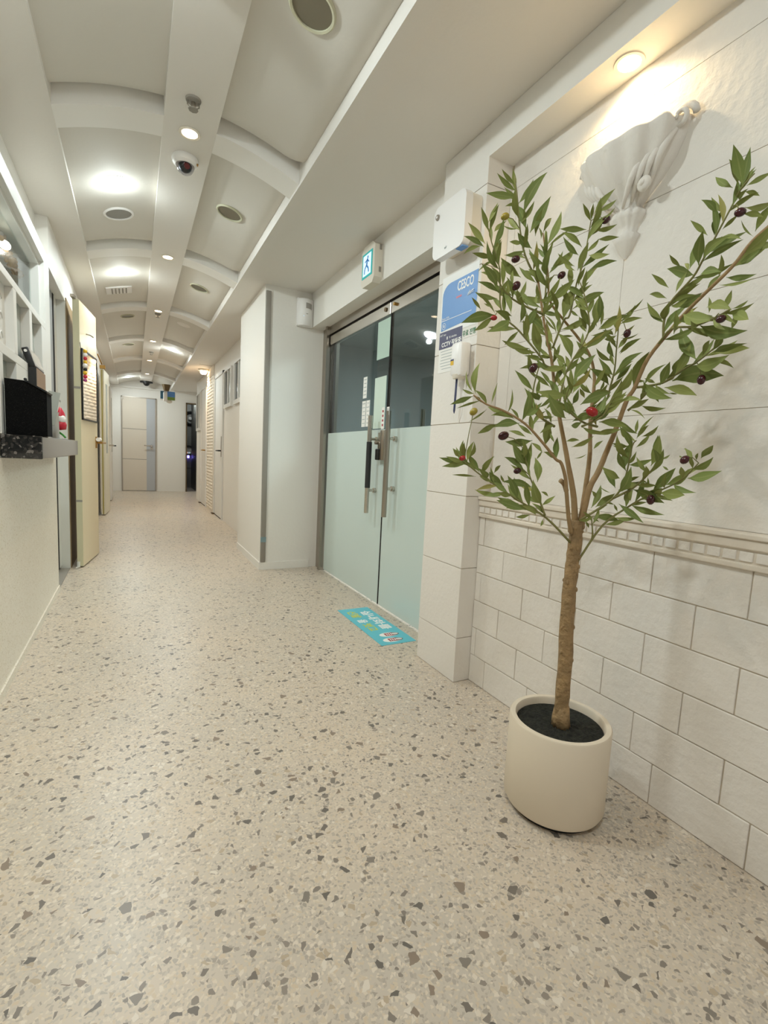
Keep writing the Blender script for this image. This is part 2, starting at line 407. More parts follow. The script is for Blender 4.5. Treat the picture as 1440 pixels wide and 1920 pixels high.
# room behind the glass doors
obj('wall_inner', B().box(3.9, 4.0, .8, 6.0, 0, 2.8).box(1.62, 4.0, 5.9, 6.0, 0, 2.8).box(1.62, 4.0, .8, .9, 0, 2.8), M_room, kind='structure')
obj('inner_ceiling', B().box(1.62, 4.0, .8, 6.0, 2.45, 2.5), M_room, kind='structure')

# ------------------------------------------------------------------ glass doors (door_1 left leaf, door_2 right leaf) and their steel frame
GX = 1.477
fr = obj('trim_3', B().box(GX-.005, GX+.09, 3.93, 4.08, 0, 2.10).box(GX-.005, GX+.09, 2.0, 3.93, 2.035, 2.10).box(GX-.03, GX-.005, 3.93, 3.965, 0, 2.10), M_steel, kind='structure')
obj('dark_reveal', B().box(GX+.03, GX+.05, 2.0, 3.93, 2.0, 2.036).box(GX+.03, GX+.05, 3.90, 3.93, 0, 2.036), M_dark, fr)
for n, ya, yb in ((1, 2.836, 3.905), (2, 2.005, 2.824)):
    d = thing('door_%d' % n, None, None, (GX+.02, ya, 0), kind='structure')
    obj('glass_pane', B().box(GX+.008, GX+.020, ya, yb, .012, 1.955), M_glass, d)
    obj('frosted_film', B().box(GX+.0055, GX+.0075, ya, yb, .012, 1.207), M_frost, d)
    obj('top_rail', B().box(GX-.004, GX+.032, ya, yb, 1.945, 2.018, bev=.003), M_steel2, d)
    if n == 1:
        obj('edge_strip', B().box(GX+.004, GX+.024, ya-.004, ya+.004, .012, 1.95), M_dark, d)
        hy, hx = 2.948, GX-.058
        h = obj('handle', B().cone((hx, hy, .633), (hx, hy, 1.297), .0155), M_steel2, d, smooth=True)
        obj('grip', B().cone((hx, hy, .807), (hx, hy, 1.12), .0185), M_rubber, h, smooth=True)
        for z in (.79, 1.14): obj('standoff', B().cone((hx, hy, z), (GX+.006, hy, z), .010).cone((GX-.012, hy, z), (GX+.006, hy, z), .017), M_steel2, h, smooth=True)
        lk = obj('lock_case', B().box(GX-.028, GX+.006, 2.79, 2.835+.02, 1.0, 1.20, bev=.006), M_steel, d, smooth=True)
        obj('lock_body', B().box(GX-.02, GX+.006, 2.857, 2.905, 1.055, 1.185, bev=.005).cone((GX-.045, 2.885, 1.115), (GX-.01, 2.885, 1.115), .012), M_steel2, lk, smooth=True)
        obj('keypad', B().box(GX-.034, GX+.004, 2.858, 2.905, 1.0, 1.075, bev=.006), M_black, lk)
        obj('bolt_cap', B().cone((GX-.012, 2.90, 1.985), (GX+.0, 2.90, 1.985), .014), M_bronze, d)
    else:
        hy, hx = 2.685, GX-.058
        h = obj('handle', B().cone((hx, hy, .638), (hx, hy, 1.31), .0165), M_steel, d, smooth=True)
        for z in (.82, 1.14): obj('standoff', B().cone((hx, hy, z), (GX+.006, hy-.0, z), .010).cone((GX-.014, hy, z), (GX+.006, hy, z), .017), M_steel2, h, smooth=True)
        obj('inner_handle', B().cone((GX+.08, 2.50, 1.10), (GX+.08, 2.50, 1.32), .014), M_steel, d, smooth=True)
        obj('bolt_cap', B().cone((GX-.022, 2.76, 1.985), (GX+.0, 2.76, 1.985), .010), M_brass, d)
def sheet(name, label, cat, x, y0, y1, z0, z1, m=M_paper, lines=0, group=None, lm=None):
    t = thing(name, label, cat, (x, (y0+y1)/2, z0), group)
    obj('paper', B().box(x, x+.0015, y0, y1, z0, z1), m, t)
    if lines:
        b = B()
        for i in range(lines):
            z = z1-(z1-z0)*(i+.7)/(lines+.6); b.box(x-.0006, x, y0+.12*(y1-y0), y1-(.1+.25*random.random())*(y1-y0), z-.002, z+.002)
        obj('printed_line', b, lm or M_grayp, t, kind='stuff')
    return t
sheet('paper_notice', 'large pale green notice taped above the lock on the left glass door', 'notice', GX+.0035, 2.86, 3.03, 1.215, 1.56, mat('pale_green_paper', '#d3e3d6', .8))
sheet('paper_notice', 'pale green sheet taped high beside the centre gap of the glass doors', 'notice', GX+.0035, 2.84, 3.02, 1.68, 1.93, mat('mint_paper', '#bcd2c4', .8))
sheet('paper_slip', 'upper narrow white slip taped on the left glass door', 'notice', GX+.0035, 3.16, 3.22, 1.44, 1.59, lines=5)
sheet('paper_slip', 'lower white slip on the left glass door, farther from the lock', 'notice', GX+.0035, 3.165, 3.225, 1.235, 1.42, lines=6)
sheet('paper_slip', 'lower white slip on the left glass door, nearer to the lock', 'notice', GX+.0035, 3.10, 3.155, 1.235, 1.42, lines=6)
t = sheet('door_tag', 'narrow white tag with red print above the steel lock', 'tag', GX-.031, 2.80, 2.838, 1.205, 1.345)
for z in (1.32, 1.29, 1.26, 1.23): obj('red_mark', B().box(GX-.0318, GX-.031, 2.81, 2.828, z-.007, z+.007), M_red, t)
t = sheet('door_tag', 'small white tag on top of the long steel door handle', 'tag', GX-.066, 2.668, 2.70, 1.285, 1.335)
obj('grey_mark', B().box(GX-.0668, GX-.066, 2.68, 2.69, 1.295, 1.325), M_grayp, t)
lamp('AREA', (2.8, 3.2, 2.4), P_ROOM, (.95, .98, 1.0), size=1.2)  # area light without a fixture, added to brighten the room behind the glass

# ------------------------------------------------------------------ left lattice window (window_1)
w1 = thing('window_1', None, None, (-.465, 2.4, 1.03), kind='structure')
XF = -.465
def lbox(y0, y1, z0, z1, xf=XF, xb=-.535): return B().box(xb, xf, y0, y1, z0, z1, bev=.002)
YE = 3.74
obj('top_rail', lbox(Y0, YE, 2.06, 2.14), M_lat, w1); obj('inner_frame', B().box(-.535, -.49, Y0, 3.56, 2.035, 2.06).box(-.535, -.49, 3.535, 3.56, 1.705, 2.036), M_lat, w1)
obj('middle_rail', lbox(Y0, 3.56, 1.67, 1.705), M_lat, w1)
obj('end_stile', lbox(3.56, YE, 1.03, 2.06), M_lat, w1)
obj('end_stile', lbox(3.42, 3.56, 1.03, 1.67), M_lat, w1)
for ya, yb in ((3.055, 3.12), (2.69, 2.75)): obj('stile', lbox(ya, yb, 1.39, 1.67), M_lat, w1)
obj('lower_rail', lbox(Y0, 3.12, 1.35, 1.39), M_lat, w1)
obj('lower_panel', lbox(2.71, 3.12, 1.03, 1.35), M_lat, w1)
obj('stile', lbox(2.40, 2.457, 1.03, 1.35), M_lat, w1)
obj('bottom_rail', B().box(-.535, -.468, 3.12, 3.42, 1.03, 1.09), M_lat, w1)
obj('pane', B().box(-.512, -.502, 2.75, 3.055, 1.39, 1.67), M_pane, w1)
obj('pane', B().box(-.512, -.502, 3.12, 3.42, 1.09, 1.67), M_pane, w1)
obj('pane', B().box(-.512, -.502, 2.457, 2.71, 1.03, 1.35), M_pane, w1)
lp = obj('lace_panel', B().box(-.512, -.497, 1.9, 2.69, 1.39, 1.67), M_lat, w1)
b = B()
for i in range(5):
    for k in range(3):
        c = Vector((-.496, 2.2+.1*i, 1.44+.08*k)); pts = [c+Vector((0, .03*math.cos(a*.7)*(1-a/9), .03*math.sin(a*.7)*(1-a/9))) for a in range(8)]
        b.tube(pts, .003, 5)
obj('scroll_ornament', b, M_lat, lp, smooth='all')
obj('transom_pane', B().box(-.532, -.528, Y0, 3.56, 1.70, 2.06), M_glass2, w1)
obj('wall_behind_transom', B().box(-.82, -.79, Y0, 3.88, .0, 2.14).box(-.82, -.535, 3.775, 3.88, 0, 2.14).box(-.80, -.515, Y0, 3.78, 1.66, 1.70), M_room, kind='structure')  # last box is an added shelf that keeps world light out of the cavity
# amber glass ornament seen through the transom
t = thing('glass_chandelier', 'amber crystal chandelier seen through the transom glass, top left', 'chandelier', (-.62, 3.45, 2.0))
b = B()
for i in range(70):
    a = random.random(); y = 3.20+.54*a
    if .10 < a < .24: continue
    b.ball((-.60-.03*random.random(), y, 2.045-.035*a+.028*random.uniform(-1, 1)), random.uniform(.008, .016), u=7, v=5)
obj('amber_crystal', b, M_amber, t, kind='stuff')
obj('bulb', B().ball((-.60, 3.30, 2.03), .026, (1, 1.9, .8)), mat('bulb_lit', (1, .95, .85, 1), .4, emit=4), t, smooth='all')
obj('arm', B().cone((-.625, 3.1, 2.045), (-.625, 3.74, 2.01), .006), M_brass, t)
obj('stem', B().cone((-.625, 3.45, 2.03), (-.625, 3.45, 2.128), .006), M_brass, t)
lamp('POINT', (-.62, 2.9, 1.95), .35, (1, .95, .85), t, size=.03)
# counter
ct = thing('counter_shelf', 'polished black granite counter shelf below the white lattice window', 'counter', (-.4, 3.0, .933))
obj('slab', B().box(-.4645, -.33, 2.365, 3.742, .934, 1.028, bev=.004), M_granite, ct)
# left door recess
d3 = thing('door_3', None, None, (-.52, 4.2, 0), kind='structure')
obj('leaf', B().box(-.55, -.525, YD0-.1, 4.36, .03, 2.09), mat('steel_door', '#a6a9ab', .4), d3)
obj('leaf', B().box(-.55, -.522, 4.375, YD1, .03, 2.09), M_lightp, d3)
obj('seam', B().box(-.56, -.5205, 4.345, 4.39, .03, 2.09), M_dark, d3)
obj('threshold', B().box(-.56, -.466, YD0, YD1, 0, .006), M_greyd, d3)
obj('jamb', B().box(-.53, -.464, 4.515, YD1+.012, 0, 2.09), M_lightp, d3)
obj('trim_4', B().box(-.4655, -.458, YD1+.012, 5.6, 0, 2.12), M_brown, kind='structure')

# open cream door with mirror, swung back against the wall
hp = Vector((-.374, 4.527, 0)); dv = Vector((.079, .539, 0)); DW = dv.length; dv.normalize(); dn = Vector((-dv.y, dv.x, 0))
MD = Matrix(((dv.x, dn.x, 0, hp.x), (dv.y, dn.y, 0, hp.y), (0, 0, 1, 0), (0, 0, 0, 1)))   # local x along the leaf, local y back towards the wall
d4 = thing('door_4', None, None, tuple(hp), kind='structure')
obj('leaf', B().box(0, DW, 0, .045, .012, 2.12, M=MD), M_cream, d4)
obj('leaf_edge', B().box(-.002, 0, .001, .044, .012, 2.12, M=MD), M_creame, d4)
for z in (1.45, .55): obj('edge_joint', B().box(-.0035, -.001, .0005, .0455, z-.008, z+.008, M=MD), M_greyd, d4)
obj('hinge', B().cone(MD @ Vector((-.008, .035, .006)), MD @ Vector((-.008, .035, .05)), .012).box(-.05, 0, .03, .045, .004, .014, M=MD), M_lightp, d4)
obj('hinge', B().box(-.06, .0, .02, .045, 2.12, 2.14, M=MD), M_steel, d4)
h = obj('handle', B().cone(MD @ Vector((DW-.05, .0, 1.03)), MD @ Vector((DW-.05, -.05, 1.03)), .010).cone(MD @ Vector((DW-.05, -.045, 1.03)), MD @ Vector((DW+.06, -.05, 1.03)), .008)
        .box(DW-.075, DW-.03, -.008, 0, .98, 1.08, M=MD), M_brass, d4, smooth=True)
t = thing('paper_roll', 'small white roll stuck on the brass handle of the open cream door', 'roll', tuple(MD @ Vector((DW-.05, -.03, 1.055))))
obj('roll', B().cone(MD @ Vector((DW-.10, -.026, 1.056)), MD @ Vector((DW-.04, -.026, 1.056)), .018), M_white, t, smooth=True)
t = thing('door_mirror', 'tall dark framed mirror on the open cream door', 'mirror', tuple(MD @ Vector((.2, -.01, 1.22))))
obj('glass', B().box(.03, DW-.05, -.010, -.006, 1.215, 1.745, M=MD), M_mirror, t)
obj('frame', B().box(.018, .03, -.013, 0, 1.203, 1.76, M=MD).box(.018, DW-.04, -.013, 0, 1.203, 1.215, M=MD).box(.018, DW-.04, -.013, 0, 1.745, 1.76, M=MD).box(DW-.05, DW-.038, -.013, 0, 1.203, 1.76, M=MD).box(.018, DW-.04, -.006, 0, 1.203, 1.76, M=MD), M_black, t)
t = thing('garland', 'colourful string of little ornaments hanging at the edge of the door mirror', 'garland', tuple(MD @ Vector((.012, -.02, 1.5))))
gm = [M_yelp, M_white, M_redp, M_yelp, M_white, M_black, M_yelp, M_redp, mat('violet_bead', '#b04a86', .5)]
for i in range(9): obj('bead', B().ball(MD @ Vector((-.004+.010*random.uniform(-1, 1), -.036, 1.735-.028*i)), random.uniform(.013, .019), u=9, v=6), gm[i], t, smooth='all')
obj('string', B().cone(MD @ Vector((-.004, -.033, 1.5)), MD @ Vector((.004, -.001, 1.80)), .002), M_black, t)
t = thing('coat_hook', 'small steel hook high on the open cream door', 'hook', tuple(MD @ Vector((.24, 0, 1.9))))
obj('hook', B().tube([MD @ Vector(p) for p in ((.20, 0, 1.905), (.20, -.03, 1.90), (.24, -.04, 1.895), (.28, -.035, 1.90))], .005), M_steel, t, smooth='all')

# further doors along the left wall
def ajar(n, y, w, xo, m, edge, glassy):
    d = thing('door_%d' % n, None, None, (-.45, y, 0), kind='structure')
    a = Vector((-.44, y, 0)); v = Vector((xo, w, 0)); L_ = v.length; v.normalize(); nn = Vector((-v.y, v.x, 0))
    Mx = Matrix(((v.x, nn.x, 0, -.375), (v.y, nn.y, 0, y), (0, 0, 1, 0), (0, 0, 0, 1)))
    obj('leaf', B().box(0, L_, 0, .05, .015, 2.08, M=Mx), m, d)
    obj('edge_strip', B().box(-.004, 0, .018, .032, .02, 2.07, M=Mx), edge, d)
    if glassy: obj('window_slot', B().box(L_*.3, L_*.6, -.004, 0, .9, 1.9, M=Mx), M_pane, d)
    h = obj('handle', B().cone(Mx @ Vector((L_*.85, 0, 1.02)), Mx @ Vector((L_*.85, -.06, 1.02)), .012).cone(Mx @ Vector((L_*.85, -.055, 1.02)), Mx @ Vector((L_*.85+.1, -.055, 1.02)), .010), M_black if n == 6 else M_steel2, d, smooth=True)
    return Mx
Mx = ajar(5, 7.95, .62, .035, mat('ivory_door', '#d8d3bf', .4), M_gold, True)
ajar(6, 10.1, .7, .0, M_lat, M_lightp, True)
t = thing('door_closer', 'brass door closer at the top of the far left door', 'door closer', (-.40, 8.1, 2.1))
obj('body', B().box(-.43, -.36, 8.0, 8.22, 2.09, 2.14, bev=.005), M_brass, t); obj('arm', B().cone((-.40, 8.0, 2.15), (-.44, 7.8, 2.25), .008), M_brass, t)
t = thing('wall_speaker', 'small round grey speaker high on the far left wall', 'speaker', (-.43, 9.4, 2.1))
obj('body', B().cone((-.464, 9.4, 2.10), (-.40, 9.4, 2.10), .07, .055, 20), M_grey, t, smooth=True); obj('mount', B().box(-.464, -.42, 9.37, 9.43, 2.0, 2.06), M_greyd, t)
ws = thing('window_2', None, None, (-.46, 11.2, 1.5), kind='structure')
obj('frame', B().box(-.466, -.45, 11.0, 11.45, 1.45, 2.15), M_lat, ws); obj('pane', B().box(-.449, -.446, 11.06, 11.38, 1.5, 2.1), M_grey, ws)

# ------------------------------------------------------------------ right far wall: doors, windows, rough stone strip
def rdoor(n, y0, y1, hm, plate):
    d = thing('door_%d' % n, None, None, (1.15, y0, 0), kind='structure')
    obj('leaf', B().box(1.141, 1.149, y0, y1, .012, 2.13), M_lat, d)
    obj('frame', B().box(1.128, 1.1495, y0-.035, y0, 0, 2.165).box(1.128, 1.1495, y1, y1+.035, 0, 2.165).box(1.128, 1.1495, y0-.035, y1+.035, 2.13, 2.165), M_lat, d)
    obj('shadow_gap', B().box(1.138, 1.149, y0-.001, y0+.007, .0, 2.13).box(1.138, 1.149, y0, y1, .0, .012), M_dark, d)
    h = obj('handle', B().cone((1.141, y0+.08, 1.02), (1.085, y0+.08, 1.02), .011).cone((1.09, y0+.08, 1.02), (1.085, y0+.22, 1.02), .010), hm, d, smooth=True)
    if plate: obj('plate', B().box(1.130, 1.141, y0+.06, y0+.10, .93, 1.23, bev=.003), M_steel, h)
rdoor(7, 7.30, 8.02, M_black, True); rdoor(8, 9.10, 9.78, M_brass, False)
obj('door_threshold', B().box(1.10, 1.145, 8.0, 8.12, 0, .02).box(1.10, 1.145, 9.75, 9.85, 0, .02), M_bronze, kind='structure')
for n, y0, y1, z0, z1 in ((3, 6.62, 7.09, 1.66, 2.105), (4, 5.88, 6.33, 1.66, 2.11), (5, 9.95, 10.45, 1.45, 2.1)):
    w = thing('window_%d' % n, None, None, (1.15, y0, z0), kind='structure')
    obj('frame', B().box(1.118, 1.1495, y0-.05, y0, z0-.05, z1+.02).box(1.118, 1.1495, y1, y1+.05, z0-.05, z1+.02).box(1.118, 1.1495, y0, y1, z0-.05, z0).box(1.118, 1.1495, y0, y1, z1, z1+.02).box(1.125, 1.1495, (y0+y1)/2-.02, (y0+y1)/2+.02, z0, z1), M_lat, w)
    obj('pane', B().box(1.138, 1.147, y0, (y0+y1)/2-.02, z0, z1), M_pane, w); obj('pane', B().box(1.138, 1.147, (y0+y1)/2+.02, y1, z0, z1), mat('dark_glass', '#4e4f4c', .08), w)
obj('wall_seam', B().box(1.10, 1.15, 5.098, 5.104, 0, 2.25), M_greyd, kind='structure')
rk = obj('trim_5', B().box(1.135, 1.1495, 8.22, 8.95, 0, ZC-.001), M_rock, kind='structure')
rs = random.Random(3); zr = 0.03
while zr < 2.3:
    yr = 8.24
    while yr < 8.92:
        w_ = min(rs.uniform(.10, .22), 8.94-yr); h_ = .048
        b = B(); c = Vector((1.134, yr+w_/2, zr+h_/2)); b.ball(c, 1, (rs.uniform(.006, .013), w_*.52, h_*.52), u=8, v=6)
        obj('stone', b, M_rock, rk, smooth=True); yr += w_+.008
    zr += .051
# ------------------------------------------------------------------ end wall: door, dark opening
d9 = thing('door_9', None, None, (.1, 12.49, 0), kind='structure')
obj('leaf', B().box(-.235, .255, 12.475, 12.499, .015, 2.135), mat('beige_laminate', '#d8cdbd', .4), d9)
obj('leaf_strip', B().box(.2555, .435, 12.475, 12.499, .015, 2.135), mat('blue_grey_laminate', '#b3b5b8', .4), d9)
for z in (.74, 1.43): obj('groove', B().box(-.235, .255, 12.4735, 12.4755, z-.006, z+.006), M_greyd, d9)
obj('frame', B().box(-.26, -.237, 12.47, 12.499, 0, 2.155).box(.437, .46, 12.47, 12.499, 0, 2.155).box(-.26, .46, 12.47, 12.499, 2.137, 2.16), M_steel, d9)
h = obj('handle', B().cone((.36, 12.475, 1.06), (.36, 12.41, 1.06), .03, .018).cone((.36, 12.42, 1.06), (.20, 12.41, 1.065), .012), M_steel2, d9, smooth=True)
obj('plate', B().cone((.36, 12.476, 1.0), (.36, 12.47, 1.0), .028), M_steel, h)
obj('hinge', B().box(-.245, -.215, 12.46, 12.48, 2.08, 2.13), M_steel, d9)
nf = obj('trim_6', B().box(1.10, 1.125, 12.46, 12.6, 0, 2.13).box(1.10, 1.36, 12.46, 12.6, 2.105, 2.13), M_bronze, kind='structure')
t = thing('wreath', 'dark round wreath high on the wall of the dim room at the end', 'wreath', (1.30, 13.88, 1.85))
b = B()
for i in range(40):
    a = i*2*PI/40; b.ball((1.33+.13*math.cos(a), 13.87, 1.85+.16*math.sin(a)), random.uniform(.025, .04), u=6, v=5)
obj('leaves', b, M_black, t); obj('ribbon', B().ball((1.33, 13.85, 1.85), .05, (1, .4, 1)), M_grey, t, smooth='all')
t = thing('bottle_washer', 'round grey appliance with violet light on the wall of the dim end room', 'appliance', (1.29, 13.9, .9))
obj('ring', B().lathe([(.10, -.02), (.135, -.02), (.135, .03), (.10, .03), (.10, -.02)], (1.29, 13.85, 1.0), 28, Matrix.Rotation(PI/2, 4, 'X')), M_black, t, smooth=True)
obj('face', B().cone((1.29, 13.89, 1.0), (1.29, 13.85, 1.0), .11, .11, 24), M_grey, t)
for i, x in enumerate((1.24, 1.28, 1.32)): obj('button_light', B().ball((x, 13.845, .94), .014), [mat('led_red', (1, .2, .1, 1), .5, emit=2), M_exitw, M_exitw][i], t)
obj('uv_tube', B().box(1.26, 1.31, 13.82, 13.86, .80, .87), M_uv, t); [obj('bracket', B().box(x, x+.025, 13.82, 13.89, .80, .90), M_black, t) for x in (1.20, 1.35)]
obj('tile_joint', B().box(1.1, 1.4, 13.895, 13.9, .52, .53), M_dark, bpy.data.objects['wall_niche'])
t = thing('niche_fill_lamp', 'small fill lamp added on the ceiling of the dim end room', 'lamp', (1.25, 13.0, ZC))  # fill lamp added to lift the dark end room to grey
obj('base', B().lathe([(0, 0), (.08, 0), (.075, -.03), (0, -.035)], (1.25, 13.0, ZC), 24), M_white, t, smooth=True); obj('diffuser', B().lathe([(.06, -.03), (.05, -.05), (0, -.06)], (1.25, 13.0, ZC), 20), M_led, t, smooth='all')
lamp('POINT', (1.25, 13.0, 2.26), 6, COOL, t, size=.04)
# hanging picture sign near the far end
t = thing('hanging_sign', 'small hanging picture sign with blue sky and green field near the far end', 'sign', (.62, 11.5, 2.2))
obj('board', B().box(.50, .80, 11.50, 11.53, 2.06, 2.25), M_white, t); obj('picture_sky', B().box(.64, .79, 11.496, 11.50, 2.13, 2.245), M_sky, t); obj('picture_field', B().box(.64, .79, 11.496, 11.50, 2.065, 2.13), M_field, t)
obj('picture_left', B().box(.505, .57, 11.496, 11.50, 2.08, 2.245), mat('sign_teal', '#2c5a73', .5), t); obj('bracket', B().cone((.62, 11.51, 2.25), (.62, 11.51, 2.385), .05, .09, 12), M_bronze, t)
obj('chime_box', B().box(.56, .64, 11.45, 11.495, 2.03, 2.22, bev=.012), M_white, t); obj('bell', B().ball((.68, 11.49, 2.03), .06, (1, .6, .6)), M_white2, t, smooth='all')

# ------------------------------------------------------------------ ceiling fittings
def nrm(x):
    s = -2*.11*(x-.231)/.526**2; return Vector((s, 0, -1)).normalized()
def tilt(p, n): return Matrix.Translation(p) @ (-Vector(n)).to_track_quat('Z', 'Y').to_matrix().to_4x4()
ordw = ['nearest', 'second', 'third', 'fourth', 'fifth', 'sixth']
for k in range(-1, 6):
    y = RIB0+.06+RIBP*k
    lab = '%s small warm spotlight from the front on the central ceiling beam' % ordw[k] if k >= 0 else 'small warm spotlight on the central ceiling beam above the viewer'
    t = thing('spot_lamp', lab, 'lamp', (.24, y, 2.49), 'warm spotlights on the ceiling beam')
    obj('rim', B().lathe([(.034, 0), (.047, 0), (.049, -.004), (.047, -.008), (.036, -.006), (.034, 0)], (.24, y, 2.49), 28), M_white2, t, smooth=True)
    obj('bulb', B().lathe([(0, -.006), (.026, -.005), (.035, -.002), (.035, 0), (0, 0)], (.24, y, 2.49), 24), M_hot, t, smooth=True)
    lamp('SPOT', (.24, y, 2.475), P_SPOT, WARM, t, size=.03, spot=125, blend=.8)
def led(x, y, lab):
    z = arch(x)+.026; n = nrm(x); p = Vector((x, y, z)); M = tilt(p, n)
    t = thing('ceiling_lamp', lab, 'lamp', tuple(p), 'round cool ceiling lamps')
    obj('rim', B().lathe([(.086, 0), (.092, 0), (.092, -.002), (.086, -.003), (.086, 0)], (0, 0, 0), 36, M), M_white, t, smooth=True)
    obj('diffuser', B().lathe([(0, -.010), (.03, -.0095), (.06, -.008), (.082, -.004), (.086, 0), (0, 0)], (0, 0, 0), 36, M), M_led, t, smooth=True)
    lamp('AREA', p+n*.022, P_LED, COOL, t, n, size=.13); lamp('POINT', p+n*.085, P_LED*.15, COOL, t, n, size=.03)  # the point is an extra light below the fixture, added to brighten the ribs
led(-.09, 3.29, 'nearest lit round ceiling lamp in the left row of panels'); led(-.087, 4.84, 'second lit round ceiling lamp in the left row of panels')
led(-.09, 1.62, 'lit round ceiling lamp in the left row above the viewer'); led(.53, 8.03, 'lit round ceiling lamp in the right row, far along the corridor')
led(-.09, -.1, 'lit round ceiling lamp in the left row behind the viewer'); led(-.09, 11.6, 'small lit round ceiling lamp in the last panel on the left')
def speaker(x, y, r, lab, flat=False):
    z = arch(x)+.026; n = nrm(x); M = tilt(Vector((x, y, z)), n)
    t = thing('ceiling_speaker', lab, 'speaker', (x, y, z), 'round ceiling fittings')
    obj('rim', B().lathe([(r*.84, 0), (r, 0), (r, -.004), (r*.93, -.010), (r*.84, -.008), (r*.84, 0)], (0, 0, 0), 36, M), M_white if flat else M_spkrim, t, smooth=True)
    obj('grille', B().lathe([(0, -.003), (r*.85, -.003), (r*.85, 0), (0, 0)], (0, 0, 0), 36, M), M_spk if flat else mat('dim_reflector', '#7d7868', .35, metal=.4), t, smooth=True)
speaker(-.08, 3.68, .09, 'grey round speaker beside the nearest lit ceiling lamp', True)
for i, y in enumerate((1.70, 3.27, 4.85)): speaker(.535, y, .082, '%s unlit round ceiling fitting in the right row of panels' % ordw[i])
for i, y in enumerate((6.37, 8.05)): speaker(-.06, y, .075, '%s unlit round ceiling fitting in the left row of panels' % ordw[i])
z = arch(.53)+.026
t = thing('round_cover', 'flat white round cover in the right row, beyond the unlit fittings', 'cover', (.53, 6.35, z)); obj('cap', B().lathe([(0, -.008), (.07, -.006), (.08, 0)], (0, 0, 0), 28, tilt(Vector((.53, 6.35, z)), nrm(.53))), M_ceil, t, smooth=True)
# ceiling vent grille
p = Vector((-.12, 5.33, arch(-.12)+.026)); M = tilt(p, nrm(-.12))
t = thing('air_vent', 'square white ceiling air vent behind the second lit lamp', 'vent', tuple(p))
obj('frame', B().box(-.10, .10, -.11, .11, -.012, 0, M=M), M_white, t)
for i in range(5): obj('slat', B().box(-.075, .075, -.06+.03*i-.005, -.06+.03*i+.005, -.018, -.011, M=M), M_greyd, t)
# dome camera, sprinklers
t = thing('dome_camera', 'white dome security camera hanging under the central ceiling beam', 'camera', (.24, 2.83, 2.49))
obj('housing', B().lathe([(0, 0), (.060, 0), (.064, -.012), (.060, -.03), (.047, -.040), (.040, -.036), (0, -.036)], (.24, 2.83, 2.49), 32), M_white, t, smooth=True)
obj('dome', B().lathe([(.044, -.036), (.042, -.052), (.033, -.068), (.018, -.078), (0, -.081)], (.24, 2.83, 2.49), 28), glass('dome_glass', (.75, .75, .78, 1)), t, smooth='all')
obj('eyeball', B().ball((.24, 2.83, 2.452), .033), M_black, t, smooth='all'); obj('lens', B().cone((.243, 2.80, 2.44), (.246, 2.785, 2.43), .015, .013), mat('lens_red', '#5a1f22', .1), t)
obj('latch', B().box(.292, .300, 2.80, 2.815, 2.458, 2.465), M_brass, t)
def sprinkler(y, x, lab):
    t = thing('sprinkler', lab, 'sprinkler', (x, y, 2.49), 'sprinklers under the ceiling beam')
    obj('rosette', B().lathe([(0, 0), (.032, 0), (.030, -.008), (.012, -.012), (0, -.012)], (x, y, 2.49), 20), M_greyd, t, smooth=True)
    obj('stem', B().cone((x, y, 2.478), (x, y, 2.452), .009, .011, 12), M_steel, t); obj('deflector', B().cone((x, y, 2.452), (x, y, 2.448), .02, .02, 8).cone((x, y, 2.462), (x, y, 2.455), .006, .012, 8), M_greyd, t)
    b = B()
    for a in (0, PI): b.tube([(x+.022*math.cos(a), y+.022*math.sin(a), 2.482), (x+.024*math.cos(a), y+.024*math.sin(a), 2.465), (x+.008*math.cos(a), y+.008*math.sin(a), 2.452)], .003, 5)
    obj('yoke_arm', b, M_steel, t)
sprinkler(2.37, .232, 'grey ceiling sprinkler just in front of the nearest warm spotlight')
sprinkler(6.05, .24, 'ceiling sprinkler close behind the third warm spotlight'); sprinkler(8.45, .243, 'ceiling sprinkler between the fourth and fifth warm spotlights')
t = thing('smoke_detector', 'round white detector on the ceiling beam at the top edge of the photo', 'detector', (.235, 1.76, 2.49))
obj('base', B().lathe([(0, 0), (.055, 0), (.055, -.012), (.042, -.02), (.036, -.036), (0, -.04)], (.235, 1.76, 2.49), 30), M_white, t, smooth=True)
for i in range(8):
    a = i*PI/4; obj('slot', B().box(-.004, .004, -.002, .002, -.006, .006, M=Matrix.Translation((.235+.0405*math.cos(a), 1.76+.0405*math.sin(a), 2.464)) @ Matrix.Rotation(a+PI/2, 4, 'Z')), M_greyd, t)
t = thing('dome_camera', 'dark dome camera under the far end of the central ceiling beam', 'camera', (.25, 12.2, 2.49))
obj('housing', B().lathe([(0, 0), (.13, 0), (.13, -.03), (0, -.03)], (.25, 12.2, 2.49), 24), M_black, t, smooth=True); obj('dome', B().ball((.25, 12.2, 2.46), .07), M_black, t, smooth='all')
t = thing('pendant_detector', 'round white detector with lit cap on the far right ceiling', 'detector', (1.05, 8.8, ZC))
obj('base', B().lathe([(0, 0), (.085, 0), (.08, -.03), (0, -.035)], (1.05, 8.8, ZC), 26), M_white2, t, smooth=True); obj('lamp_cap', B().lathe([(.05, -.03), (.055, -.06), (.035, -.085), (0, -.09)], (1.05, 8.8, ZC), 22), M_hot, t, smooth='all')
lamp('SPOT', (1.02, 8.8, 2.27), 14, WARM, t, (.42, -.05, -1), size=.03, spot=120, blend=.6)

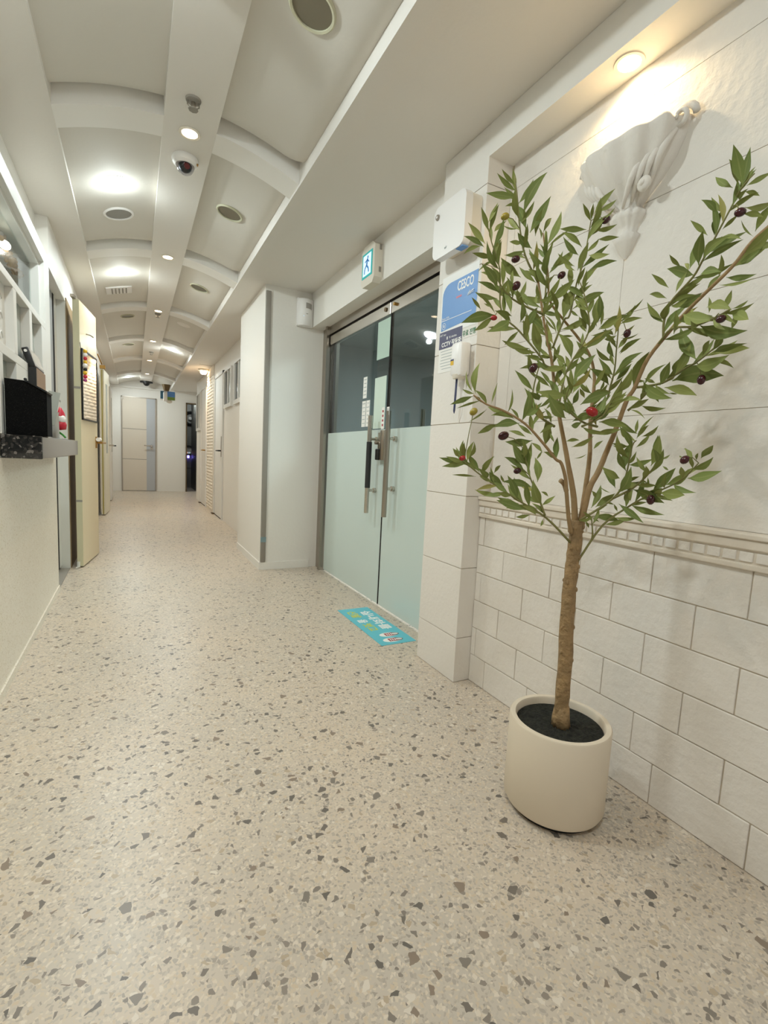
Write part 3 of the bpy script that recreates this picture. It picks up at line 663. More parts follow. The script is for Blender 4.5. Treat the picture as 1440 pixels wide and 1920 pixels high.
# alcove downlight
AL = (1.362, 1.105, 2.258)
t = thing('recessed_downlight', 'bright warm downlight recessed above the plaster wall shell', 'lamp', AL)
obj('rim', B().lathe([(.033, 0), (.045, 0), (.044, -.004), (.033, -.003), (.033, 0)], AL, 32), M_white2, t, smooth=True)
obj('bulb', B().lathe([(0, -.004), (.026, -.003), (.034, -.001), (.034, 0), (0, 0)], AL, 28), mat('lamp_alcove', (1.0, .86, .62, 1), .5, emit=14), t, smooth=True)
lamp('SPOT', (1.354, 1.105, 2.245), P_ALCOVE, (1.0, .76, .42), t, (.05, 0, -1), size=.012, spot=158, blend=.5)

# ------------------------------------------------------------------ plaster wall shell
t = thing('plaster_shell', 'white plaster shell shaped wall bracket under the downlight', 'ornament', (1.42, 1.09, 1.69))
prof = [(0.000, .004, .004), (.02, .022, .018), (.05, .036, .03), (.065, .044, .038), (.075, .030, .026), (.095, .036, .03), (.115, .052, .046), (.13, .056, .05), (.145, .042, .038),
        (.165, .062, .05), (.20, .100, .078), (.235, .132, .100), (.27, .152, .116), (.295, .160, .124), (.31, .166, .130), (.318, .162, .126)]
rows = []
for i, (dz, w_, d_) in enumerate(prof):
    r_ = []
    for k in range(49):
        a = PI*k/48; f = 1+.045*math.cos(a*12)*min(1, i/8)
        top = max(0, (dz-.2)/.118)
        r_.append((1.4195-d_*f*math.sin(a)**.8, 1.095-w_*f*math.cos(a), 1.688+dz+top*(.022*math.cos(a)**2+.004*math.cos(a*10))))
    rows.append(r_)
inner = [(p[0]*.86+1.4195*.14, p[1]*.86+1.095*.14, p[2]-.01) for p in rows[-1]]; inner2 = [(p[0]*.5+1.4195*.5, p[1]*.5+1.095*.5, p[2]-.09) for p in rows[-1]]
obj('shell', B().grid(rows+[inner, inner2]), M_stone, t, smooth='all')
for sg in (-1, 1):
    b = B(); yc = 1.095+sg*.150
    pts = []
    for i in range(26):
        a = i*.42; r_ = .034*(1-i/30); pts.append((1.405-.0012*i, yc+sg*(.01+r_*math.cos(a)), 2.02+r_*math.sin(a)))
    b.tube(pts, [.010-.0002*i for i in range(26)], 8)
    obj('volute', b, M_stone, t, smooth='all')
    for j in range(4):
        b = B(); pts = []
        for i in range(9):
            q = i/8; pts.append((1.412-.050*math.sin(PI*q*.9)-.008*j, 1.095+sg*(.150-.022*j-.075*q*q), 2.015-.012*j-.15*q))
        b.tube(pts, [.004+.006*math.sin(PI*i/8) for i in range(9)], 7)
        obj('acanthus_rib', b, M_stone, t, smooth='all')
    obj('rosette', B().ball((1.36, 1.095+sg*.085, 1.865), .022, (.6, 1, 1)).ball((1.352, 1.095+sg*.085, 1.865), .010), M_stone, t, smooth='all')
t_sh = t
# ------------------------------------------------------------------ pillar fittings
PX = 1.2938
# air freshener / insect trap
t = thing('air_purifier', 'white rounded wall air freshener above the blue poster', 'air freshener', (1.25, 1.8, 2.02))
def rbox(x0, x1, y0, y1, z0, z1, r, seg=6):
    pts = []
    for cy, cz, a0 in ((y1-r, z1-r, 0), (y0+r, z1-r, PI/2), (y0+r, z0+r, PI), (y1-r, z0+r, 3*PI/2)):
        for i in range(seg+1): a = a0+PI/2*i/seg; pts.append((x0, cy+r*math.cos(a), cz+r*math.sin(a)))
    return pts
obj('cover', B().poly(rbox(1.205, 0, 1.70, 1.935, 1.905, 2.13, .035), .035, (1, 0, 0)), M_white, t, smooth=True)
obj('body', B().poly(rbox(1.242, 0, 1.705, 1.93, 1.93, 2.128, .03), .0515, (1, 0, 0)), M_white2, t, smooth=True)
obj('knob', B().cone((1.205, 1.905, 2.085), (1.199, 1.905, 2.085), .013, .012, 20), M_steel, t, smooth=True); obj('knob_core', B().cone((1.199, 1.905, 2.085), (1.1975, 1.905, 2.085), .005), M_white, t)
obj('blue_label', B().box(1.21, 1.24, 1.712, 1.76, 1.902, 1.906), M_blue, t)
text('lettering', 'air', .018, frame((1.2045, 1.83, 1.935), (0, -1, 0), (0, 0, 1)), M_grayp, t)
fr_ = lambda y, z, x=PX-.0022: frame((x, y, z), (0, -1, 0), (0, 0, 1))
# blue poster
t = thing('wall_poster', 'blue poster with white lettering on the white pillar', 'poster', (PX, 1.82, 1.62))
obj('backing', B().box(PX-.001, PX, 1.698, 1.968, 1.60, 1.86), M_print, t)
pts = [(PX-.002, 1.70, 1.825), (PX-.002, 1.70, 1.66)]
for i in range(7): a = PI/2*i/6; pts.append((PX-.002, 1.70+.03*(1-math.cos(a)), 1.66-.03*math.sin(a)+.0))
pts += [(PX-.002, 1.958, 1.618)]
for i in range(7): a = PI/2*i/6; pts.append((PX-.002, 1.958-.06*(1-math.cos(a))-.0, 1.775+.05*math.sin(a)))
obj('blue_field', B().poly(pts, .001, (1, 0, 0)), M_blue, t)
text('lettering', 'CESCO', .058, fr_(1.786, 1.790), M_print, t, sx=.64, bold=.0012); text('lettering', 'Members', .030, frame((PX-.0022, 1.762, 1.742), (0, -.98, .18), (0, -.05, 1)), M_print, t, shear=.3, sx=.75)
obj('underline', B().box(PX-.0025, PX-.002, 1.81, 1.85, 1.742, 1.750), M_pink, t)
obj('rule', B().box(PX-.0025, PX-.002, 1.73, 1.955, 1.662, 1.6645), M_print, t)
text('lettering', 'Since 1976', .013, fr_(1.925, 1.672), M_print, t)
obj('seal', B().lathe([(.013, 0), (.015, 0), (.015, .0006), (.013, .0006), (.013, 0)], (0, 0, 0), 24, fr_(1.935, 1.638)), M_print, t); obj('seal_mark', B().box(PX-.0028, PX-.002, 1.931, 1.939, 1.632, 1.644), M_print, t)
# cctv notice
t = thing('security_notice', 'navy and white security notice below the blue poster', 'notice', (PX, 1.87, 1.42))
obj('sheet', B().box(PX-.001, PX, 1.79, 1.966, 1.425, 1.61), M_paper, t); obj('navy_band', B().box(PX-.002, PX-.001, 1.79, 1.966, 1.535, 1.612), M_navy, t)
text('lettering', 'CCTV 작동중', .027, fr_(1.868, 1.552), M_print, t, bold=.0007); text('lettering', 'SK shieldus', .013, fr_(1.858, 1.580), M_print, t); text('lettering', 'ADT caps', .012, fr_(1.937, 1.598), M_print, t)
obj('shield', B().box(PX-.0026, PX-.002, 1.898, 1.906, 1.573, 1.586), M_print, t)
b = B()
for i in range(7): b.box(PX-.0016, PX-.001, 1.80+.03*random.random(), 1.955-.02*random.random(), 1.522-.0135*i, 1.524-.0135*i)
obj('printed_line', b, M_grayp, t, kind='stuff')
t = thing('green_sticker', 'small green lettering above the white wall dispenser', 'sticker', (PX, 1.735, 1.57)); obj('sticker', B().box(PX-.001, PX, 1.688, 1.785, 1.553, 1.59), M_pillar, t); text('lettering', '무료 진행', .028, fr_(1.738, 1.571), M_green, t, sx=.85)
# white wall dispenser
t = thing('wall_dispenser', 'white wall handset with cord on the pillar beside the security notice', 'handset', (1.27, 1.74, 1.43))
obj('body', B().box(1.238, PX, 1.715, 1.788, 1.385, 1.525, bev=.010), M_white, t, smooth=True); obj('handset', B().box(1.222, 1.262, 1.688, 1.714, 1.375, 1.515, bev=.010), M_white, t, smooth=True)
obj('base', B().cone((1.262, 1.75, 1.372), (1.262, 1.75, 1.388), .026, .03, 20), M_white2, t, smooth=True)
obj('label', B().box(1.2368, 1.238, 1.762, 1.784, 1.43, 1.450), M_yelp, t); obj('label_strip', B().box(1.2366, 1.238, 1.762, 1.784, 1.448, 1.455), M_navy, t)
obj('cord', B().tube([(1.262, 1.768, 1.375), (1.262, 1.77, 1.30), (1.262, 1.772, 1.235), (1.262, 1.768, 1.225), (1.262, 1.764, 1.235), (1.262, 1.762, 1.30), (1.262, 1.76, 1.375)], .0025, 6), mat('blue_cord', '#3d4468', .5), t, smooth='all')
obj('thin_cord', B().tube([(1.262, 1.70, 1.38), (1.265, 1.705, 1.30), (1.268, 1.72, 1.22), (1.268, 1.735, 1.18)], .0018, 6), M_white, t, smooth='all')
# exit sign on the header
t = thing('exit_sign', 'ivory exit sign box with lit running figure above the glass doors', 'sign', (1.33, 2.83, 2.23))
Mz = Matrix.Translation((1.31, 2.83, 2.225)) 
obj('case', B().poly([(1.304, 2.78, 2.09), (1.304, 2.92, 2.09), (1.304, 2.945, 2.12), (1.304, 2.945, 2.305), (1.304, 2.91, 2.335), (1.304, 2.79, 2.335), (1.304, 2.755, 2.31), (1.304, 2.755, 2.12)], .0555, (1, 0, 0)), M_white2, t, smooth=True)
obj('green_face', B().box(1.3015, 1.304, 2.785, 2.928, 2.14, 2.29), M_teal, t); obj('lit_panel', B().box(1.3005, 1.3015, 2.80, 2.913, 2.153, 2.277), M_exitw, t)
b = B().ball((1.300, 2.845, 2.258), .009, (.05, 1, 1)); fp = lambda a, c, w: b.box(-.0003, .0003, -w, w, 0, (Vector(c)-Vector(a)).length, M=Matrix.Translation((1.300, a[0], a[1])) @ Matrix.Rotation(-math.atan2(c[0]-a[0], c[1]-a[1]), 4, 'X'))
for a, c, w in (((2.86, 2.21), (2.85, 2.25), .009), ((2.86, 2.215), (2.885, 2.195), .006), ((2.885, 2.195), (2.89, 2.165), .006), ((2.858, 2.21), (2.835, 2.19), .006), ((2.835, 2.19), (2.828, 2.165), .006), ((2.852, 2.245), (2.885, 2.235), .004), ((2.852, 2.245), (2.825, 2.225), .004)): fp(a, c, w)
obj('running_figure', b, M_exitb, t)
for z in (2.15, 2.28): obj('side_clip', B().box(1.335, 1.35, 2.7525, 2.7555, z, z+.03), M_greyd, t)
# motion sensor on the column
t = thing('motion_sensor', 'white motion sensor on the column left of the glass doors', 'sensor', (1.29, 4.05, 2.1))
obj('body', B().lathe([(0, 0), (.056, 0), (.062, .01), (.062, .20), (.058, .215), (.05, .22), (0, .22)], (1.285, 4.065, 2.098), 28), M_white, t, smooth=True); obj('back', B().box(1.222, 1.36, 4.045, 4.0795, 2.095, 2.325, bev=.008), M_white, t, smooth=True)
obj('lens', B().lathe([(.0625, 0), (.0635, .003), (.0635, .042), (.0625, .045)], (1.285, 4.065, 2.235), 12, None, -PI*.52, -PI*.02), mat('sensor_lens', '#a29d95', .3), t); obj('led', B().ball((1.265, 4.005, 2.17), .004), M_exitw, t); obj('slot', B().box(1.285, 1.30, 4.001, 4.004, 2.188, 2.192), M_greyd, t)
# corner guard
t = thing('corner_guard', 'grey padded strip running up the corner of the white column', 'guard', (.97, 4.07, 1.2))
obj('strip', B().box(.962, 1.006, 4.064, 4.0795, .068, 2.335, bev=.006), M_greyd, t, smooth=True); obj('blue_tape', B().box(.960, 1.007, 4.0625, 4.066, .245, .29), mat('blue_tape', '#7d9498', .5), t)

# ------------------------------------------------------------------ things on the counter
t = thing('black_box', 'black speckled box standing on the granite counter', 'box', (-.39, 2.48, 1.028))
pf = [(-.4575, 1.029), (-.319, 1.029), (-.319, 1.2065), (-.393, 1.248), (-.4575, 1.251)]
M_bbox = granite('black_speckle', '#0d0d0d', [(0, '#070707'), (.5, '#0d0d0c'), (.85, '#151413'), (.97, '#242321')], 500); bp_ = M_bbox.node_tree.nodes['Principled BSDF']; bp_.inputs['Roughness'].default_value = .9; bp_.inputs['Specular IOR Level'].default_value = .15
obj('body', B().poly([(x, 2.425, z) for x, z in pf], .13, (0, 1, 0)), M_bbox, t); obj('lid', B().poly([(-.319, 2.42, 1.2068), (-.393, 2.42, 1.2485), (-.393, 2.42, 1.2545), (-.315, 2.42, 1.2115)], .14, (0, 1, 0)), M_black, t)
obj('lid_knob', B().ball((-.393, 2.45, 1.256), .006), M_black, t)
t = thing('counter_terminal', 'small terminal with tilted mirror screen on a brown stand on the counter', 'terminal', (-.44, 3.1, 1.028))
obj('stand', B().box(-.462, -.432, 2.98, 3.26, 1.029, 1.375, bev=.003), mat('brown_stand', '#8f7258', .5), t); obj('stand_side', B().box(-.463, -.431, 2.972, 2.98, 1.029, 1.375), M_black, t)
MS = Matrix.Translation((-.448, 3.12, 1.375)) @ Matrix.Rotation(math.radians(-18), 4, 'Y')
obj('head', B().box(-.014, .014, -.15, .13, 0, .095, M=MS, bev=.004), M_black, t, smooth=True); obj('screen', B().box(.014, .016, -.12, .12, .012, .085, M=MS), mat('screen_glass', '#d5d0ca', .15), t); obj('bezel', B().box(.0138, .0150, -.145, .125, .004, .092, M=MS), mat('bezel_grey', '#8a857f', .4), t); obj('screw_cap', B().cone(MS @ Vector((0, -.151, .078)), MS @ Vector((0, -.154, .078)), .007), M_white, t)
t = thing('leaning_sheet', 'thin pale grey board leaning behind the black box on the counter', 'board', (-.37, 2.8, 1.03))
MS = Matrix.Translation((-.362, 2.72, 1.03)) @ Matrix.Rotation(math.radians(-12), 4, 'X') @ Matrix.Rotation(math.radians(8), 4, 'Y')
obj('stand', B().cone((-.362, 2.72, 1.028), MS @ Vector((0, 0, .08)), .006), M_steel, t); obj('board', B().box(-.022, .022, -.002, .002, .06, .22, M=MS), M_pane, t); obj('edge', B().box(-.024, -.022, -.003, .003, .10, .22, M=MS), M_greyd, t)
t = thing('white_pen', 'white pen standing beside the leaning board on the counter', 'pen', (-.345, 2.95, 1.03))
obj('pen', B().cone((-.356, 2.95, 1.155), (-.34, 2.95, 1.215), .010, .010, 10), M_white, t, smooth=True); obj('holder', B().lathe([(.0, 0), (.018, 0), (.016, .12), (.018, .13), (0, .13)], (-.356, 2.95, 1.029), 14), M_grey, t, smooth=True); obj('cap', B().cone((-.34, 2.95, 1.215), (-.338, 2.95, 1.222), .011, .008, 10), M_greyd, t)
t = thing('christmas_figurine', 'little red and white ornament on green stalk at the counter edge', 'ornament', (-.355, 3.15, 1.03))
obj('body', B().lathe([(0, 0), (.026, .005), (.03, .03), (.022, .05), (0, .055)], (-.356, 3.15, 1.075), 16), M_redp, t, smooth='all'); obj('beard', B().ball((-.352, 3.14, 1.135), .024, (1, .8, 1)), M_white, t, smooth='all'); obj('cap', B().lathe([(.026, 0), (.022, .02), (.008, .045), (0, .05)], (-.358, 3.15, 1.15), 16), M_redp, t, smooth='all')
obj('stalk', B().tube([(-.366, 3.15, 1.03), (-.372, 3.15, 1.07), (-.375, 3.15, 1.10)], .006).tube([(-.372, 3.15, 1.07), (-.345, 3.14, 1.05), (-.332, 3.135, 1.035)], .005), M_grn, t, smooth='all')

# ------------------------------------------------------------------ floor sticker
t = thing('floor_sticker', 'light blue floor sticker with lettering and shoes before the glass doors', 'sticker', (1.29, 2.5, 0))
obj('sheet', B().box(1.182, 1.40, 2.182, 2.822, .0003, .0018), M_mat, t)
ff = lambda x, y: frame((x, y, .0021), (0, -1, 0), (1, 0, 0))
text('lettering', '실내화를', .074, ff(1.334, 2.577), M_print, t, sx=1.30, bold=.0014)
text('lettering', '신발', .066, ff(1.245, 2.705), M_yel, t, sx=1.05, bold=.0013); text('lettering', '을', .066, ff(1.245, 2.572), M_print, t, sx=1.05, bold=.0013); text('lettering', '벗고', .066, ff(1.245, 2.462), M_yel, t, sx=1.05, bold=.0013)
for x, y in ((1.300, 2.318), (1.283, 2.240)):
    sh = obj('shoe_print', B().poly([(x+.062*math.cos(a), y+.029*math.sin(a)*(1-.15*math.cos(a)), .0020) for a in [i*2*PI/20 for i in range(20)]], .0002, (0, 0, 1)), M_print, t)
    obj('shoe_outline', B().poly([(x+.022+.040*math.cos(a), y+.022*math.sin(a), .0024) for a in [i*2*PI/16 for i in range(16)]], .0002, (0, 0, 1)), mat('shoe_dark', '#54474a', .5), sh)
    obj('shoe_upper', B().box(x-.028, x+.022, y-.019, y+.019, .0026, .0028), M_red, sh)
    obj('shoe_insole', B().poly([(x+.036+.022*math.cos(a), y+.014*math.sin(a), .0027) for a in [i*2*PI/14 for i in range(14)]], .0002, (0, 0, 1)), mat('shoe_grey', '#d9d3cf', .5), sh)
    for k in range(3): obj('shoe_lace', B().box(x-.018+.013*k, x-.012+.013*k, y-.011, y+.011, .0029, .0032), M_print, sh)

# ------------------------------------------------------------------ potted olive tree
PC = Vector((1.109, .922, 0)); PR, PH = .1424, .272
tree = thing('potted_olive_tree', 'artificial olive tree with thin trunk in a round cream pot', 'tree', tuple(PC))
obj('pot', B().lathe([(0, .014), (PR-.016, .014), (PR-.006, .018), (PR, .030), (PR, PH-.004), (PR-.003, PH), (PR-.016, PH), (PR-.019, PH-.004), (PR-.020, PH-.04), (0, PH-.04)], PC, 72), M_pot, tree, smooth=True)
obj('pot_foot', B().lathe([(0, 0), (PR-.022, 0), (PR-.022, .016), (0, .016)], PC, 48), M_black, tree, smooth=True)
b = B(); rows = []
for i in range(13):
    rr = .1215*i/12; rows.append([(PC.x+rr*math.cos(a*2*PI/40), PC.y+rr*math.sin(a*2*PI/40), PH-.022+random.uniform(-.004, .004)*(0 if i == 12 else 1)) for a in range(41)])
    rows[-1][-1] = rows[-1][0]
obj('moss', b.grid(rows), M_soil, tree, smooth='all')
FH = Vector((math.sin(YAW), math.cos(YAW), 0)); D0 = PC.dot(FH)
def TP(px, py, off=0.0):
    v = RT*(px-720)/FPX - UP*(py-960)/FPX + FW
    s = min(1, max(0, (px-1120)/320)); d = D0*(1-.2*s*s*(3-2*s)*1.0)+off
    P = CAM + v*(d/v.dot(FH))
    if P.x > 1.345: P = CAM + v*((1.345)/v.x)
    return P
def limb(name, pts, r0, r1, m, off0=0, off1=0, seg=8, bump=0):
    Q = [];n = len(pts)
    for i in range(n-1):
        for k in range(4):
            q = k/4; p0, p1, p2, p3 = [pts[max(0, min(n-1, i+j))] for j in (-1, 0, 1, 2)]
            f = lambda a, b_, c, d: .5*(2*b_+(c-a)*q+(2*a-5*b_+4*c-d)*q*q+(3*b_-a-3*c+d)*q**3)
            Q.append((f(p0[0], p1[0], p2[0], p3[0]), f(p0[1], p1[1], p2[1], p3[1])))
    Q.append(pts[-1]); m_ = len(Q); ex = .45 if r0 > .0085 and r0 < .017 else 1
    P = [TP(x, y, off0+(off1-off0)*i/(m_-1)) for i, (x, y) in enumerate(Q)]
    obj(name, B().tube(P, [r0+(r1-r0)*(i/(m_-1))**ex for i in range(m_)], seg, bump), m, tree, smooth='all'); return P
tr = [(1051, 1358), (1053, 1320), (1060, 1240), (1063, 1160), (1070, 1080), (1075, 1040), (1080, 1000), (1081, 975)]
limb('trunk', tr, .0205, .0175, M_bark, seg=14, bump=.09)
obj('trunk_flare', B().tube([TP(1051, 1360), TP(1052, 1345), TP(1054, 1322)], [.028, .025, .02], 14, .05), M_bark, tree, smooth='all')
limb('branch', [(1078, 1000), (1076, 935), (1066, 875), (1058, 830), (1048, 778), (1040, 726), (1034, 674), (1023, 622), (1013, 555), (1008, 520)], .0115, .0025, M_twigb, 0, .02, bump=.05)
limb('branch', [(1071, 1000), (1066, 970), (1062, 921), (1060, 895), (1052, 868), (1042, 861), (1020, 833), (985, 795), (944, 770), (912, 758), (888, 741)], .006, .002, M_twigb, -.01, -.10)
limb('branch', [(1062, 921), (1058, 908), (1051, 901)], .0065, .007, M_twigb, -.01, -.02)
limb('branch', [(1086, 995), (1094, 945), (1100, 900), (1106, 850), (1107, 790), (1113, 735), (1114, 700), (1105, 665), (1085, 635), (1057, 600), (1031, 564), (1028, 520), (1022, 466), (1018, 437)], .010, .002, M_twigb, .01, .05, bump=.05)
limb('branch', [(1088, 985), (1097, 945), (1106, 913), (1122, 884), (1138, 845), (1150, 817), (1164, 780), (1177, 747), (1190, 727), (1215, 672), (1260, 616), (1285, 587), (1325, 547), (1372, 501), (1409, 454), (1446, 420)], .012, .003, M_twigb, .0, -.03, bump=.05)
TW = [([(1244, 633), (1245, 603), (1256, 569), (1299, 520), (1318, 487), (1341, 445), (1372, 387), (1392, 350), (1415, 325)], 0, -.02), ([(1190, 727), (1242, 718), (1277, 695), (1306, 679), (1335, 656), (1352, 640)], 0, .02),
      ([(1140, 745), (1144, 727), (1152, 695), (1156, 654), (1161, 598)], .02, .0), ([(1177, 770), (1198, 752), (1212, 739)], 0, .0), ([(1235, 645), (1260, 616), (1300, 612), (1340, 596), (1368, 580)], -.02, -.09),
      ([(1081, 1056), (1129, 986), (1177, 951), (1206, 934), (1237, 920), (1279, 899), (1310, 868)], -.01, -.05), ([(1087, 976), (1150, 934), (1172, 897), (1185, 838), (1193, 826)], -.02, -.04), ([(1150, 934), (1187, 915), (1218, 886), (1233, 863)], -.03, -.06),
      ([(1110, 1012), (1111, 998), (1109, 970)], -.01, -.02), ([(1069, 1017), (1024, 971), (970, 937), (903, 892), (870, 865)], -.01, -.10), ([(1022, 967), (1007, 925), (993, 892), (982, 842)], -.04, -.03),
      ([(1036, 653), (1057, 601), (1068, 591), (1081, 532), (1095, 487), (1108, 414)], .02, -.02), ([(1033, 690), (1021, 684), (1013, 668), (973, 620), (940, 584), (937, 505), (922, 455), (916, 428)], .01, -.04),
      ([(1009, 530), (985, 480), (975, 430), (970, 370), (965, 330)], .02, .0), ([(1048, 760), (1061, 699), (1088, 653), (1105, 615), (1099, 566), (1088, 530)], -.04, -.03), ([(1020, 590), (960, 560), (930, 520)], 0, -.05), ([(1019, 600), (1024, 530), (1026, 470)], .02, .03),
      ([(1040, 800), (1000, 770), (1000, 730), (1010, 690)], -.05, -.07), ([(1120, 800), (1090, 790), (1060, 760), (1070, 720)], -.06, -.10), ([(1090, 800), (1130, 780), (1150, 745)], -.08, -.10)]
for pts, a, b_ in TW: limb('twig', pts, .0034, .0014, M_twig, a, b_, 6)
for i in range(34):
    q_ = random.random(); k_ = min(6, int(q_*7)); f_ = q_*7-k_; x_ = tr[k_][0]+(tr[k_+1][0]-tr[k_][0])*f_; y_ = tr[k_][1]+(tr[k_+1][1]-tr[k_][1])*f_
    a_ = random.uniform(0, 2*PI); c_ = TP(x_, y_); dr = Vector((math.cos(a_), math.sin(a_), 0)); obj('knot', B().ball(c_+dr*.0175, random.uniform(.003, .006), (1, 1, 1.5), u=7, v=5), M_bark, tree, smooth='all')
